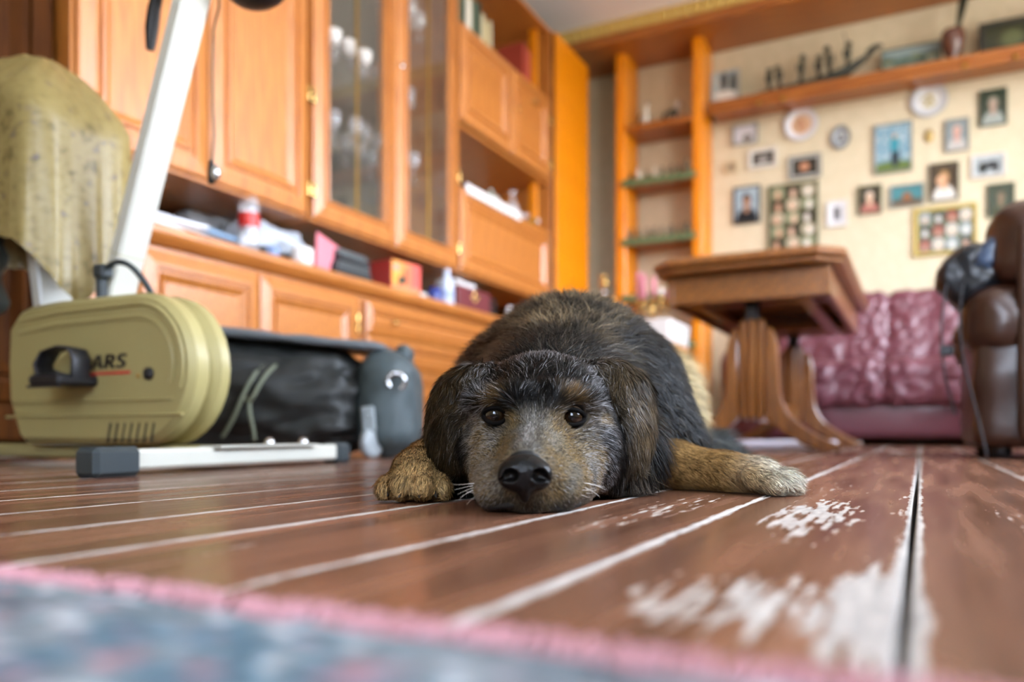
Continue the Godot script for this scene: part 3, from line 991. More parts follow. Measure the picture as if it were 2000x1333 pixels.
	for k in 4:
		var c := thing("storage_case", lab[k], "case", Vector3(-2.17, yy, -2.66), 0.04 * (k - 1.5), "cases stacked beside the red box")
		s = st()
		box(s, Vector3(0, specs[k][0] / 2, 0), Vector3(specs[k][2], specs[k][0], specs[k][3]), 0.005)
		part("body", s, plain(hexc(specs[k][1]), 0.45), c)
		s = st()
		box(s, Vector3(0.0, specs[k][0] * 0.62, 0), Vector3(specs[k][2] + 0.002, 0.003, specs[k][3] + 0.002), 0.0005)
		part("lid_seam", s, M.black, c)
		yy += specs[k][0] + 0.0005
	s = st()
	lathe(s, [Vector2(0, 0), Vector2(0.032, 0), Vector2(0.034, 0.004), Vector2(0.034, 0.1), Vector2(0.03, 0.102), Vector2(0.03, 0.006), Vector2(0, 0.006)], 18)
	var cup := part("drinking_glass", s, plain(hexc("9aa2a6"), 0.2))
	cup.position = Vector3(-2.22, y, -2.83)
	tag(cup, "smoky grey tumbler standing between the dark cases and the red box", "glass")
	# printed carton
	var rb := thing("carton", "red and orange printed cardboard carton on the worktop", "box", Vector3(-2.128, y, -3.02), -0.1)
	s = st()
	box(s, Vector3(0, 0.0675, 0), Vector3(0.13, 0.135, 0.2), 0.002)
	part("body", s, plain(hexc("a8342c"), 0.45), rb)
	var im := Image.create(96, 64, false, Image.FORMAT_RGB8)
	for py in 64:
		for px in 96:
			var t := px / 96.0
			var c := hexc("eba24e").lerp(hexc("e0605a"), clampf(t * 1.6 - 0.3, 0, 1))
			var q := Vector2((px - 34) / 16.0, (py - 40) / 9.0)
			var q2 := Vector2((px - 44) / 5.0, (py - 24) / 10.0)
			var q3 := Vector2((px - 14) / 9.0, (py - 14) / 8.0)
			if q.length() < 1.0 or q2.length() < 1.0 or (absf(px - 26 + (py - 44) * 0.5) < 4 and py > 38 and py < 56):
				c = hexc("3a3c34")
			elif q3.length() < 1.0:
				c = hexc("8a8f90")
			elif py > 52:
				c = hexc("e88a62")
			im.set_pixel(px, py, c)
	picture_quad(rb, "front_print", im, Vector3(0.0662, 0.0675, 0), Vector2(0.196, 0.13), PI / 2)
	# white saucer with things, blue jar, white bottle
	s = st()
	lathe(s, [Vector2(0, 0), Vector2(0.03, 0), Vector2(0.05, 0.02), Vector2(0.047, 0.022), Vector2(0.028, 0.006), Vector2(0, 0.006)], 18)
	var sc := part("saucer", s, M.white)
	sc.position = Vector3(-2.12, y, -3.19)
	tag(sc, "small white bowl between the printed carton and the blue jar", "bowl")
	s = st()
	lathe(s, [Vector2(0, 0), Vector2(0.034, 0), Vector2(0.036, 0.006), Vector2(0.036, 0.06), Vector2(0.03, 0.066), Vector2(0, 0.066)], 18)
	var bj := part("jar", s, plain(hexc("2c3f88"), 0.3))
	bj.position = Vector3(-2.095, y, -3.3)
	tag(bj, "squat blue jar beside the tall white bottle", "jar")
	var wb := thing("milk_glass_bottle", "tall pale blue-white bottle with a broad neck on the worktop", "bottle", Vector3(-2.095, y, -3.41))
	s = st()
	lathe(s, [Vector2(0, 0), Vector2(0.034, 0), Vector2(0.037, 0.006), Vector2(0.037, 0.09), Vector2(0.03, 0.12), Vector2(0.016, 0.15), Vector2(0.015, 0.2), Vector2(0.02, 0.205), Vector2(0.02, 0.22), Vector2(0, 0.222)], 20)
	part("body", s, plain(hexc("c8d2e2"), 0.25), wb)
	s = st()
	lathe(s, [Vector2(0.0376, 0.03), Vector2(0.0376, 0.075)], 20)
	part("label_band", s, plain(hexc("9aa8c8"), 0.5), wb)
	# maroon case with a gilt emblem and a white cloth on it
	var mc := thing("maroon_case", "maroon leather case with a gilt emblem under a white cloth", "case", Vector3(-2.16, y, -3.67))
	s = st()
	box(s, Vector3(0, 0.06, 0), Vector3(0.16, 0.12, 0.34), 0.006)
	part("body", s, plain(hexc("6a2a30"), 0.5), mc)
	s = st()
	for k in 5:
		ball(s, Vector3(0.081, 0.055 + 0.012 * absf(k - 2), (k - 2) * 0.014), Vector3(0.003, 0.012, 0.008), 8)
	box(s, Vector3(0.081, 0.095, 0), Vector3(0.004, 0.018, 0.018), 0.002)
	part("emblem", s, M.brass, mc)
	var cn := noise(14.0, 3, 61)
	s = st()
	rbox(s, Vector3(0, 0.016, 0), Vector3(0.13, 0.03, 0.2), 0.014, 10, Basis(), func(p: Vector3, _n: Vector3) -> float: return 0.016 * cn.get_noise_3d(p.x, p.y, p.z))
	var cl := part("white_cloth", s, M.paper)
	cl.position = Vector3(-2.16, y + 0.1215, -3.6)
	tag(cl, "crumpled white cloth lying on the maroon case", "cloth")
	# dark clutter at the far end
	s = st()
	box(s, Vector3(0, 0.06, 0), Vector3(0.12, 0.12, 0.14), 0.01)
	var rad := part("radio_box", s, M.black)
	rad.position = Vector3(-2.2, y, -3.95)
	tag(rad, "small black box at the far end of the worktop behind the dog's back", "box")
	for k in 3:
		var p := thing("small_ornament", ["little white figurine beside the black box on the worktop", "little copper pot beside the white figurine on the worktop", "flat white dish at the far end of the worktop"][k], "ornament", Vector3(-2.09, y, -4.08 - 0.12 * k))
		s = st()
		if k == 0:
			lathe(s, [Vector2(0, 0), Vector2(0.02, 0), Vector2(0.016, 0.03), Vector2(0.022, 0.05), Vector2(0.012, 0.066), Vector2(0.016, 0.08), Vector2(0, 0.096)], 14)
		elif k == 1:
			lathe(s, [Vector2(0, 0), Vector2(0.024, 0), Vector2(0.03, 0.03), Vector2(0.018, 0.06), Vector2(0.022, 0.07), Vector2(0, 0.066)], 14)
		else:
			lathe(s, [Vector2(0, 0), Vector2(0.04, 0), Vector2(0.06, 0.016), Vector2(0.056, 0.018), Vector2(0, 0.006)], 16)
		part("body", s, [M.white, plain(hexc("c07a44"), 0.3, 0.7), M.white][k], p)

# ------------------------------------------------------------------ pictures
func picture_quad(parent: Node3D, called: String, im: Image, at: Vector3, size: Vector2, turn := 0.0, rough := 0.25) -> void:
	var m := StandardMaterial3D.new()
	m.albedo_texture = ImageTexture.create_from_image(im)
	m.roughness = rough
	var q := QuadMesh.new()
	q.size = size
	var o := inst(called, q, m, parent)
	o.position = at
	o.rotation.y = turn

func blob(im: Image, cx: float, cy: float, rx: float, ry: float, c: Color, soft := 0.25) -> void:
	var w := im.get_width()
	var h := im.get_height()
	for y in range(maxi(0, int((cy - ry * 1.4) * h)), mini(h, int((cy + ry * 1.4) * h) + 1)):
		for x in range(maxi(0, int((cx - rx * 1.4) * w)), mini(w, int((cx + rx * 1.4) * w) + 1)):
			var d := Vector2(((x + 0.5) / w - cx) / rx, ((y + 0.5) / h - cy) / ry).length()
			var a := clampf((1.0 - d) / soft + 0.5, 0, 1)
			if a > 0.0:
				im.set_pixel(x, y, im.get_pixel(x, y).lerp(c, a))

func canvas(bg: Color, bg2: Color, sd: int, w := 64, h := 80) -> Image:
	var im := Image.create(w, h, false, Image.FORMAT_RGB8)
	var n := noise(0.05, 3, sd)
	for y in h:
		for x in w:
			im.set_pixel(x, y, bg.lerp(bg2, clampf(0.5 + 0.9 * n.get_noise_2d(x, y), 0, 1)))
	return im

func portrait(bg: String, bg2: String, coat: String, face: String, hair: String, sd: int) -> Image:
	var im := canvas(hexc(bg), hexc(bg2), sd)
	blob(im, 0.5, 1.0, 0.46, 0.42, hexc(coat))
	blob(im, 0.5, 0.62, 0.12, 0.12, hexc(face))
	blob(im, 0.5, 0.36, 0.19, 0.2, hexc(hair))
	blob(im, 0.5, 0.42, 0.15, 0.17, hexc(face))
	return im

func framed(label: String, x: float, y: float, w: float, h: float, fw: float, frame: Material, im: Image, mat_w := 0.0, mat_c := Color.WHITE, tilt := 0.0, side: Material = null) -> void:
	var o := thing("picture_frame", label, "picture frame", Vector3(x, y - h / 2, -5.5985))
	o.rotation.z = tilt
	var s := st()
	var c := Vector3(0, h / 2, 0)
	ring_panel(s, w, h, [Vector2(0, 0), Vector2(0, 0.018), Vector2(0.003, 0.021), Vector2(maxf(fw - 0.003, 0.004), 0.019), Vector2(fw, 0.012), Vector2(fw, 0.006)], Transform3D(Basis(), c), false)
	part("frame", s, frame, o)
	if mat_w > 0.0:
		s = st()
		box(s, c + Vector3(0, 0, 0.008), Vector3(w - 2 * fw + 0.002, h - 2 * fw + 0.002, 0.004))
		part("mount", s, plain(mat_c, 0.8), o)
	picture_quad(o, "photograph", im, c + Vector3(0, 0, 0.0112), Vector2(w - 2 * fw - 2 * mat_w, h - 2 * fw - 2 * mat_w))

func plate(label: String, x: float, y: float, r: float, rim: Color, mid: Color, sx := 1.0, deco: Color = Color.WHITE) -> void:
	var o := thing("wall_plate", label, "plate", Vector3(x, y - r, -5.598))
	var b := Basis(Vector3.RIGHT, PI / 2) * Basis.from_scale(Vector3(sx, 1, 1))
	var xf := Transform3D(b, Vector3(0, r, 0))
	var s := st()
	lathe(s, [Vector2(r * 0.5, 0), Vector2(r, 0.016), Vector2(r, 0.02), Vector2(r * 0.97, 0.0205), Vector2(r * 0.64, 0.009), Vector2(r * 0.6, 0.006)], 32, xf)
	part("rim", s, plain(rim, 0.18), o)
	s = st()
	lathe(s, [Vector2(r * 0.61, 0.007), Vector2(0, 0.0065)], 32, xf)
	part("well", s, plain(mid, 0.2), o)
	s = st()
	for k in 9:
		var a := TAU * k / 9.0
		ball(s, xf * Vector3(cos(a) * r * 0.3 * (0.4 + 0.6 * (k % 2)), 0.0075, sin(a) * r * 0.3), Vector3(r * 0.12, r * 0.1, 0.002), 8)
	part("motif", s, plain(deco, 0.3), o)
	s = st()
	lathe(s, [Vector2(r * 0.985, 0.0195), Vector2(r * 1.0, 0.022), Vector2(r * 0.965, 0.0215)], 32, xf)
	part("rim_line", s, plain(rim.darkened(0.35), 0.3), o)

func build_back_wall() -> void:
	var grey := plain(hexc("8d908c"), 0.4)
	var wh := plain(hexc("dddcd8"), 0.5)
	var bl := plain(hexc("23262a"), 0.4)
	var gold := plain(hexc("b8a050"), 0.4, 0.4)
	var olive := plain(hexc("5c5c3c"), 0.5)
	var im := canvas(hexc("d8d8de"), hexc("c4c6cc"), 1, 80, 64)
	blob(im, 0.6, 0.75, 0.22, 0.22, hexc("7a746c"))
	framed("small grey framed pale photograph, uppermost near the shelf's post", -1.067, 2.095, 0.17, 0.139, 0.014, grey, im)
	im = canvas(hexc("2c2a26"), hexc("1c1c1a"), 2, 80, 64)
	blob(im, 0.5, 0.6, 0.3, 0.2, hexc("b8b4b0"))
	framed("small black photograph in a broad white frame, below the pale photograph", -0.95, 1.914, 0.186, 0.131, 0.012, wh, im, 0.012, hexc("e8e4da"))
	framed("tiny beige square frame, smallest of the wall pictures", -1.161, 1.886, 0.086, 0.08, 0.018, plain(hexc("c8b48c"), 0.6), canvas(hexc("a89888"), hexc("7c7468"), 3, 48, 48))
	im = canvas(hexc("26221c"), hexc("3a3428"), 4, 80, 64)
	blob(im, 0.48, 0.5, 0.2, 0.26, hexc("c08a6c"))
	framed("grey framed dark photograph of a face, under the white plate with a pink centre", -0.683, 1.819, 0.204, 0.154, 0.012, grey, im, 0.012, hexc("b8b8b4"))
	framed("black framed portrait of a dark-haired person in a black coat on pale blue", -1.056, 1.614, 0.179, 0.253, 0.012, bl, portrait("aebfca", "8fa6b4", "1c2026", "a8846c", "1c1a18", 5))
	im = canvas(hexc("4a4a34"), hexc("6a6a50"), 6, 96, 128)
	for k in 15:   # a collage of snapshots
		var cx := 0.17 + 0.33 * (k % 3)
		var cy := 0.1 + 0.2 * (k / 3)
		blob(im, cx, cy, 0.15, 0.09, [hexc("8f9678"), hexc("2e2a20"), hexc("b8ae96")][(k * 7 + k / 3) % 3], 0.15)
		blob(im, cx + 0.03 * sin(k * 3.0), cy + 0.03, 0.06, 0.07, [hexc("c89c80"), hexc("e0d8cc"), hexc("d8b49a")][(k * 5) % 3], 0.3)
	framed("tall olive collage frame of many family snapshots, behind the table top", -0.758, 1.496, 0.316, 0.446, 0.012, olive, im)
	im = canvas(hexc("6c6e74"), hexc("8c8e94"), 7, 48, 64)
	blob(im, 0.5, 0.5, 0.3, 0.3, hexc("5a5654"))
	framed("small white frame with a tiny grey photograph, just over the table's corner", -0.486, 1.486, 0.123, 0.165, 0.012, wh, im, 0.026, hexc("e2e2e6"))
	im = portrait("4a4434", "2e2a20", "a86c60", "d8b498", "c8beb0", 8)
	framed("small dark photograph of a child in red, left below the large blue picture", -0.294, 1.55, 0.14, 0.182, 0.01, olive, im)
	im = canvas(hexc("34707a"), hexc("4c8a90"), 9, 96, 64)
	blob(im, 0.5, 0.85, 0.6, 0.18, hexc("5a4630"))
	blob(im, 0.5, 0.55, 0.16, 0.24, hexc("8a5c3c"))
	framed("small teal seascape with a brown boat, below the large blue picture", -0.082, 1.549, 0.192, 0.137, 0.01, grey, im)
	im = canvas(hexc("5c8ca4"), hexc("b4c4cc"), 10, 80, 112)
	blob(im, 0.5, 1.0, 0.8, 0.22, hexc("5c7038"))
	blob(im, 0.56, 0.7, 0.12, 0.22, hexc("20303a"))
	blob(im, 0.54, 0.42, 0.13, 0.18, hexc("2e8a9c"))
	blob(im, 0.54, 0.26, 0.05, 0.05, hexc("d09a5c"))
	framed("large grey framed blue picture of a figure standing in a meadow", -0.16, 1.858, 0.218, 0.311, 0.01, grey, im)
	im = portrait("4a3a24", "3a2c1a", "d8d4cc", "c89870", "9a7848", 11)
	blob(im, 0.35, 0.45, 0.14, 0.14, hexc("d8a884"))
	framed("brown photograph of two fair-haired children, above the wide gold collage", 0.122, 1.605, 0.16, 0.231, 0.01, plain(hexc("4a4232"), 0.5), im)
	framed("grey photograph of a pink-faced baby beside the round brass medallion", 0.191, 1.88, 0.131, 0.196, 0.008, grey, portrait("8a9496", "788486", "b8b4b0", "c89a8c", "c8a89a", 12))
	framed("dark green portrait of a pale figure, highest of the frames under the shelf", 0.38, 2.013, 0.147, 0.217, 0.009, plain(hexc("4a5448"), 0.5), portrait("34402e", "2a3428", "98a09a", "a89080", "8c8c7c", 13))
	im = canvas(hexc("b4bcbe"), hexc("98a2a6"), 14, 96, 64)
	blob(im, 0.3, 0.6, 0.16, 0.3, hexc("1c2020"))
	blob(im, 0.62, 0.5, 0.26, 0.22, hexc("20242a"))
	blob(im, 0.75, 0.75, 0.1, 0.2, hexc("2a2c2c"))
	framed("white framed photograph of black horses", 0.357, 1.671, 0.179, 0.138, 0.014, wh, im)
	framed("dim green portrait half behind the brown leather chair's top", 0.42, 1.455, 0.141, 0.198, 0.01, plain(hexc("4c5442"), 0.5), portrait("3c4634", "2e3828", "40442c", "7a6850", "44402c", 15))
	im = canvas(hexc("4c5040"), hexc("70745c"), 16, 128, 96)
	for k in 12:
		var cx := 0.13 + 0.25 * (k % 4)
		var cy := 0.17 + 0.33 * (k / 4)
		blob(im, cx, cy, 0.11, 0.15, [hexc("93a0a0"), hexc("2c3020"), hexc("7a2c20"), hexc("c4c0b4")][(k * 5 + k / 4) % 4], 0.15)
		blob(im, cx, cy + 0.04, 0.05, 0.09, [hexc("d0b49c"), hexc("d8d4cc"), hexc("b89078")][(k * 7) % 3], 0.3)
	framed("wide gold framed collage of snapshots above the sofa", 0.127, 1.309, 0.339, 0.297, 0.022, gold, im)
	plate("white porcelain wall plate with a pink flowered centre", -0.706, 2.1, 0.108, hexc("e4e6ec"), hexc("d8b898"), 1.0, hexc("c08868"))
	plate("small oval black and white wall plate", -0.464, 1.973, 0.076, hexc("7e868c"), hexc("c8ccd0"), 0.75, hexc("1c1e20"))
	plate("white wall plate with a blue-grey rim and a yellowish motif, under the vase", 0.041, 2.118, 0.104, hexc("c8ccd0"), hexc("e0e2e0"), 1.0, hexc("b8a860"))
	var med := thing("brass_medallion", "little oval brass medallion between the blue picture and the grey baby photograph", "medallion", Vector3(0.039, 1.86, -5.598))
	var s := st()
	lathe(s, [Vector2(0.03, 0), Vector2(0.03, 0.006), Vector2(0.022, 0.01), Vector2(0, 0.006)], 20, Transform3D(Basis(Vector3.RIGHT, PI / 2) * Basis.from_scale(Vector3(0.9, 1, 1.35)), Vector3(0, 0.0415, 0)))
	part("body", s, M.brass_dark, med)
	s = st()
	ball(s, Vector3(0, 0.0415, 0.008), Vector3(0.01, 0.018, 0.006), 10)
	part("relief", s, plain(hexc("e8dca8"), 0.4), med)
	shelf_unit()
	long_shelf_things()

# ------------------------------------------------------------------ shelf unit in the corner
func shelf_unit() -> void:
	var u := thing("corner_shelf", "tall orange wooden shelf unit with two posts in the corner, small figures on green-edged shelves", "shelf", Vector3(-1.59, 0, -5.45))
	for sx in [-1, 1]:
		var s := st()
		box(s, Vector3(0.2665 * sx, 1.349, 0.0), Vector3(0.075 if sx < 0 else 0.07, 2.697, 0.28), 0.008)
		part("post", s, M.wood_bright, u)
	var s := st()
	box(s, Vector3(0, 2.165, 0), Vector3(0.46, 0.045, 0.29), 0.006)
	part("shelf_board", s, M.wood_shelf, u)
	var gl := plain(hexc("5c6e46"), 0.5)
	for y in [1.79, 1.385, 1.0, 0.66]:
		s = st()
		box(s, Vector3(0, y, 0), Vector3(0.458, 0.02, 0.28), 0.004)
		part("shelf_board", s, M.wood_shelf, u)
		s = st()
		# green moss-like edging with scalloped ends
		for i in 19:
			rbox(s, Vector3(-0.244 + 0.027 * i, y - 0.006 + 0.004 * sin(i * 1.9), 0.147), Vector3(0.034, 0.05 + 0.008 * sin(i * 2.7), 0.022), 0.01, 3)
		part("green_edging", s, gl, u)
	# the long shelf to the right of the unit
	var ls := thing("long_shelf", "long orange-brown wall shelf carrying a ship model, vase and pictures", "shelf", Vector3(0.12, 2.2, -5.445))
	s = st()
	box(s, Vector3(0, 0.02, 0), Vector3(2.74, 0.045, 0.29), 0.008)
	box(s, Vector3(0, -0.02, 0.12), Vector3(2.74, 0.035, 0.02), 0.004)
	part("board", s, M.wood_shelf, ls)
	for x in [-1.05, -0.9, 0.1, 0.35]:
		s = st()
		lathe(s, [Vector2(0.0, 0.0), Vector2(0.012, 0.0), Vector2(0.014, 0.008), Vector2(0.007, 0.012), Vector2(0, 0.018)], 10, Transform3D(Basis(Vector3.RIGHT, PI / 2), Vector3(x, -0.02, 0.13)))
		part("peg", s, M.brass_dark, ls)
	# two bird figurines on the wooden shelf
	bird("white-breasted bird figurine with dark wings looking at its pair, nearer the orange post", Vector3(-1.72, 2.188, -5.42), 0.6)
	bird("taller white bird figurine with a dark tail on the wooden corner shelf", Vector3(-1.52, 2.188, -5.42), 2.6)
	# rows of small dark figures on the two green-edged shelves
	var fig := fig_mesh()
	var mats := [plain(hexc("3c4030"), 0.5), plain(hexc("5c5440"), 0.5), plain(hexc("c8c4b4"), 0.5)]
	for r in 2:
		for i in 8:
			var o := inst("figurine", fig, mats[2] if (r == 0 and i in [1, 3]) else mats[(i + r) % 2])
			o.position = Vector3(-1.79 + 0.056 * i, [1.8005, 1.3955][r], -5.34 + 0.012 * sin(i * 2.0))
			o.rotation.y = i * 1.3
			o.scale = Vector3.ONE * (0.62 + 0.25 * absf(sin(i * 1.7 + r * 2.0)) + (0.22 if r == 0 and i == 7 else 0.0))
			if r == 0 and i in [1, 3]:
				tag(o, ["pale figurine next to the dark one at the post end of the upper green-edged shelf", "pale figurine amid the dark ones on the upper green-edged shelf"][0 if i == 1 else 1], "figurine", "")
			else:
				tag(o, ["little dark figurine in the row on the upper green-edged corner shelf", "little dark figurine in the row on the lower green-edged corner shelf"][r], "figurine", ["figurines on the upper green-edged shelf", "figurines on the lower green-edged shelf"][r])
	# low wooden stand with a white box, candelabrum and brass candlestick
	var sd := thing("side_cabinet", "low orange wooden cabinet under the white box in the corner", "cabinet", Vector3(-1.61, 0, -4.86))
	s = st()
	box(s, Vector3(0, 0.3, 0), Vector3(0.56, 0.56, 0.46), 0.004)
	part("body", s, M.wood_shelf, sd)
	s = st()
	box(s, Vector3(0, 0.593, 0), Vector3(0.588, 0.026, 0.5), 0.006)
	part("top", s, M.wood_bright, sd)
	s = st()
	ring_panel(s, 0.5, 0.5, P_LOW, Transform3D(Basis(), Vector3(0, 0.31, 0.254)))
	part("door", s, M.wood, sd)
	s = st()
	box(s, Vector3(0, 0.01, 0), Vector3(0.5, 0.02, 0.4), 0.002)
	part("plinth", s, M.wood_dark, sd)
	var wb := thing("white_box", "white cardboard box on the low corner cabinet under the candelabrum", "box", Vector3(-1.445, 0.6065, -4.85))
	s = st()
	box(s, Vector3(0, 0.055, 0), Vector3(0.246, 0.11, 0.45), 0.003)
	part("body", s, M.white, wb)
	s = st()
	box(s, Vector3(0, 0.117, 0), Vector3(0.256, 0.04, 0.46), 0.004)
	part("lid", s, M.white, wb)
	var ca := thing("candelabrum", "brass candelabrum with five pink candles standing on the white box", "candelabrum", Vector3(-1.45, 0.744, -4.72))
	s = st()
	lathe(s, [Vector2(0, 0), Vector2(0.05, 0), Vector2(0.045, 0.01), Vector2(0.012, 0.02), Vector2(0.008, 0.06), Vector2(0.014, 0.075), Vector2(0.007, 0.09), Vector2(0.01, 0.12), Vector2(0, 0.122)], 16)
	part("stem", s, M.brass, ca)
	var xs := [[-0.085, 0.0], [-0.045, 0.02], [0.01, 0.0], [0.06, 0.02], [0.098, 0.0]]
	var hs := [0.16, 0.15, 0.12, 0.0, 0.055]
	var by := [0.12, 0.11, 0.12, 0.13, 0.1]
	for k in 5:
		s = st()
		tube(s, bez(Vector3(0, 0.07, 0), Vector3(xs[k][0] * 0.5, 0.03, xs[k][1]), Vector3(xs[k][0], 0.05, xs[k][1]), Vector3(xs[k][0], by[k] - 0.03, xs[k][1]), 10), 0.005, 8)
		lathe(s, [Vector2(0, -0.03), Vector2(0.008, -0.028), Vector2(0.02, -0.008), Vector2(0.019, 0.0), Vector2(0.014, 0.002), Vector2(0.014, 0.024), Vector2(0, 0.024)], 14, Transform3D(Basis(), Vector3(xs[k][0], by[k], xs[k][1])))
		part("arm", s, M.brass, ca)
		if hs[k] > 0.0:
			s = st()
			lathe(s, [Vector2(0, 0), Vector2(0.0155, 0), Vector2(0.014, hs[k] - 0.004), Vector2(0.01, hs[k]), Vector2(0.002, hs[k] + 0.002), Vector2(0, hs[k] + 0.012)], 14, Transform3D(Basis(), Vector3(xs[k][0], by[k] + 0.024, xs[k][1])))
			part("candle", s, plain(hexc("d88a98"), 0.5), ca)
		else:
			s = st()
			ball(s, Vector3(xs[k][0], by[k] + 0.042, xs[k][1]), Vector3(0.02, 0.02, 0.02), 14)
			part("glass_ball", s, plain(hexc("e4e0d8"), 0.15), ca)
	var cs := thing("brass_candlestick", "tall brass candlestick of stacked balls beside the orange shelf post", "candlestick", Vector3(-1.815, 0.6065, -4.86))
	s = st()
	lathe(s, [Vector2(0, 0), Vector2(0.05, 0), Vector2(0.046, 0.012), Vector2(0.016, 0.02), Vector2(0.012, 0.05)], 18)
	part("base", s, M.brass, cs)
	for k in 7:
		s = st()
		ball(s, Vector3(0.006 * sin(k * 1.3), 0.08 + 0.056 * k, 0), Vector3(0.033, 0.03, 0.033) * (1.0 if k % 2 == 0 else 0.72), 14)
		part("bead", s, M.brass if k % 2 == 0 else M.steel, cs)
	s = st()
	lathe(s, [Vector2(0.01, 0), Vector2(0.024, 0.01), Vector2(0.026, 0.03), Vector2(0, 0.03)], 14, Transform3D(Basis(), Vector3(0, 0.44, 0)))
	part("cup", s, M.brass, cs)
	for k in 2:
		s = st()
		tube(s, bez(Vector3(0, 0.25, 0), Vector3(0.03 - 0.06 * k, 0.22, 0), Vector3(0.07 - 0.14 * k, 0.24, 0), Vector3(0.07 - 0.14 * k, 0.3, 0), 8), 0.006, 8)
		lathe(s, [Vector2(0, 0), Vector2(0.02, 0.01), Vector2(0.018, 0.03), Vector2(0, 0.03)], 12, Transform3D(Basis(), Vector3(0.07 - 0.14 * k, 0.295, 0)))
		part("arm", s, M.brass, cs)

func fig_mesh() -> ArrayMesh:
	var s := st()
	lathe(s, [Vector2(0, 0), Vector2(0.022, 0), Vector2(0.02, 0.01), Vector2(0.016, 0.03), Vector2(0.02, 0.05), Vector2(0.013, 0.066), Vector2(0.008, 0.072), Vector2(0.013, 0.085), Vector2(0.01, 0.098), Vector2(0, 0.103)], 12)
	ball(s, Vector3(0.018, 0.048, 0.006), Vector3(0.008, 0.02, 0.008), 8)
	ball(s, Vector3(-0.018, 0.048, 0.008), Vector3(0.008, 0.02, 0.008), 8)
	return done(s)

func bird(label: String, at: Vector3, turn: float) -> void:
	var o := thing("bird_figurine", label, "figurine", at, turn)
	var wh := plain(hexc("d8d4c8"), 0.35)
	var dk := plain(hexc("3a3a28"), 0.5)
	var s := st()
	ball(s, Vector3(0, 0.055, 0), Vector3(0.035, 0.04, 0.055), 14, Basis(Vector3.RIGHT, -0.6))
	tube(s, bez(Vector3(0, 0.07, 0.025), Vector3(0, 0.1, 0.05), Vector3(0, 0.13, 0.03), Vector3(0, 0.15, 0.045), 8), [0.024, 0.022, 0.018, 0.016, 0.015, 0.014, 0.014, 0.015, 0.016], 10)
	ball(s, Vector3(0, 0.155, 0.05), Vector3(0.017, 0.017, 0.022), 12)
	part("body", s, wh, o)
	s = st()
	lathe(s, [Vector2(0.008, 0), Vector2(0.004, 0.03), Vector2(0, 0.05)], 8, Transform3D(Basis(Vector3.RIGHT, PI / 2 + 0.2), Vector3(0, 0.153, 0.066)))
	part("beak", s, dk, o)
	for k in [-1, 1]:
		s = st()
		ball(s, Vector3(0.028 * k, 0.055, -0.025), Vector3(0.012, 0.03, 0.06), 12, Basis(Vector3.RIGHT, -0.7))
		part("wing", s, dk, o)
	s = st()
	lathe(s, [Vector2(0, 0), Vector2(0.035, 0), Vector2(0.03, 0.01), Vector2(0.012, 0.024), Vector2(0, 0.024)], 14)
	part("base", s, dk, o)

func long_shelf_things() -> void:
	var y := 2.2435
	# standing photograph
	var im := canvas(hexc("8fa6b4"), hexc("c8ccc8"), 71, 96, 112)
	blob(im, 0.45, 0.25, 0.12, 0.26, hexc("282c2c"))
	blob(im, 0.8, 0.35, 0.12, 0.3, hexc("303834"))
	blob(im, 0.5, 0.62, 0.45, 0.12, hexc("e4e4e0"))
	blob(im, 0.4, 0.92, 0.4, 0.1, hexc("5c707c"))
	standing("standing colour photograph of dark and white shapes beside the shelf post", Vector3(-1.183, y, -5.5), 0.19, 0.28, plain(hexc("b8bcb8"), 0.4), 0.01, im)
	im = canvas(hexc("6c8480"), hexc("4c6050"), 72, 112, 80)
	blob(im, 0.5, 0.12, 0.8, 0.16, hexc("8fa4a8"), 0.8)
	for k in 14:
		blob(im, rng.randf(), rng.randf_range(0.3, 0.95), 0.09, 0.08, [hexc("3a4a38"), hexc("7c8c70"), hexc("a0a890")][k % 3], 0.5)
	standing("green landscape painting leaning against the wall beside the ship's prow", Vector3(-0.06, y, -5.5), 0.33, 0.2, plain(hexc("5c6054"), 0.5), 0.008, im)
	im = canvas(hexc("2a2e1c"), hexc("3c4028"), 73, 112, 96)
	blob(im, 0.5, 0.5, 0.22, 0.3, hexc("5c6440"), 0.6)
	standing("dark green painting in a wide blackish frame at the far end of the long shelf", Vector3(0.47, y, -5.48), 0.34, 0.24, plain(hexc("24241a"), 0.5), 0.035, im)
	# brown vase with a stalk
	var v := thing("vase", "shiny brown goblet-shaped vase holding dark stalks on the long shelf", "vase", Vector3(0.165, y, -5.42))
	var s := st()
	lathe(s, [Vector2(0, 0), Vector2(0.04, 0), Vector2(0.036, 0.008), Vector2(0.018, 0.02), Vector2(0.016, 0.03), Vector2(0.05, 0.07), Vector2(0.066, 0.13), Vector2(0.066, 0.18), Vector2(0.058, 0.2), Vector2(0.052, 0.2), Vector2(0.05, 0.18), Vector2(0.03, 0.08), Vector2(0, 0.06)], 26)
	part("body", s, plain(hexc("5c382c"), 0.12, 0.0, 0.6), v)
	for k in 3:
		s = st()
		tube(s, bez(Vector3(0.01, 0.08, 0.01 * k), Vector3(0.02, 0.2, 0.01 * k), Vector3(0.03 + 0.015 * k, 0.3, 0.0), Vector3(0.045 + 0.02 * k, 0.44, -0.02 + 0.02 * k), 8), [0.004, 0.005, 0.006, 0.008, 0.009, 0.01, 0.01, 0.009, 0.006], 8)
		part("stalk", s, plain(hexc("2e3424"), 0.6), v)
	# ship model with crew
	ship(Vector3(-0.66, y, -5.42))

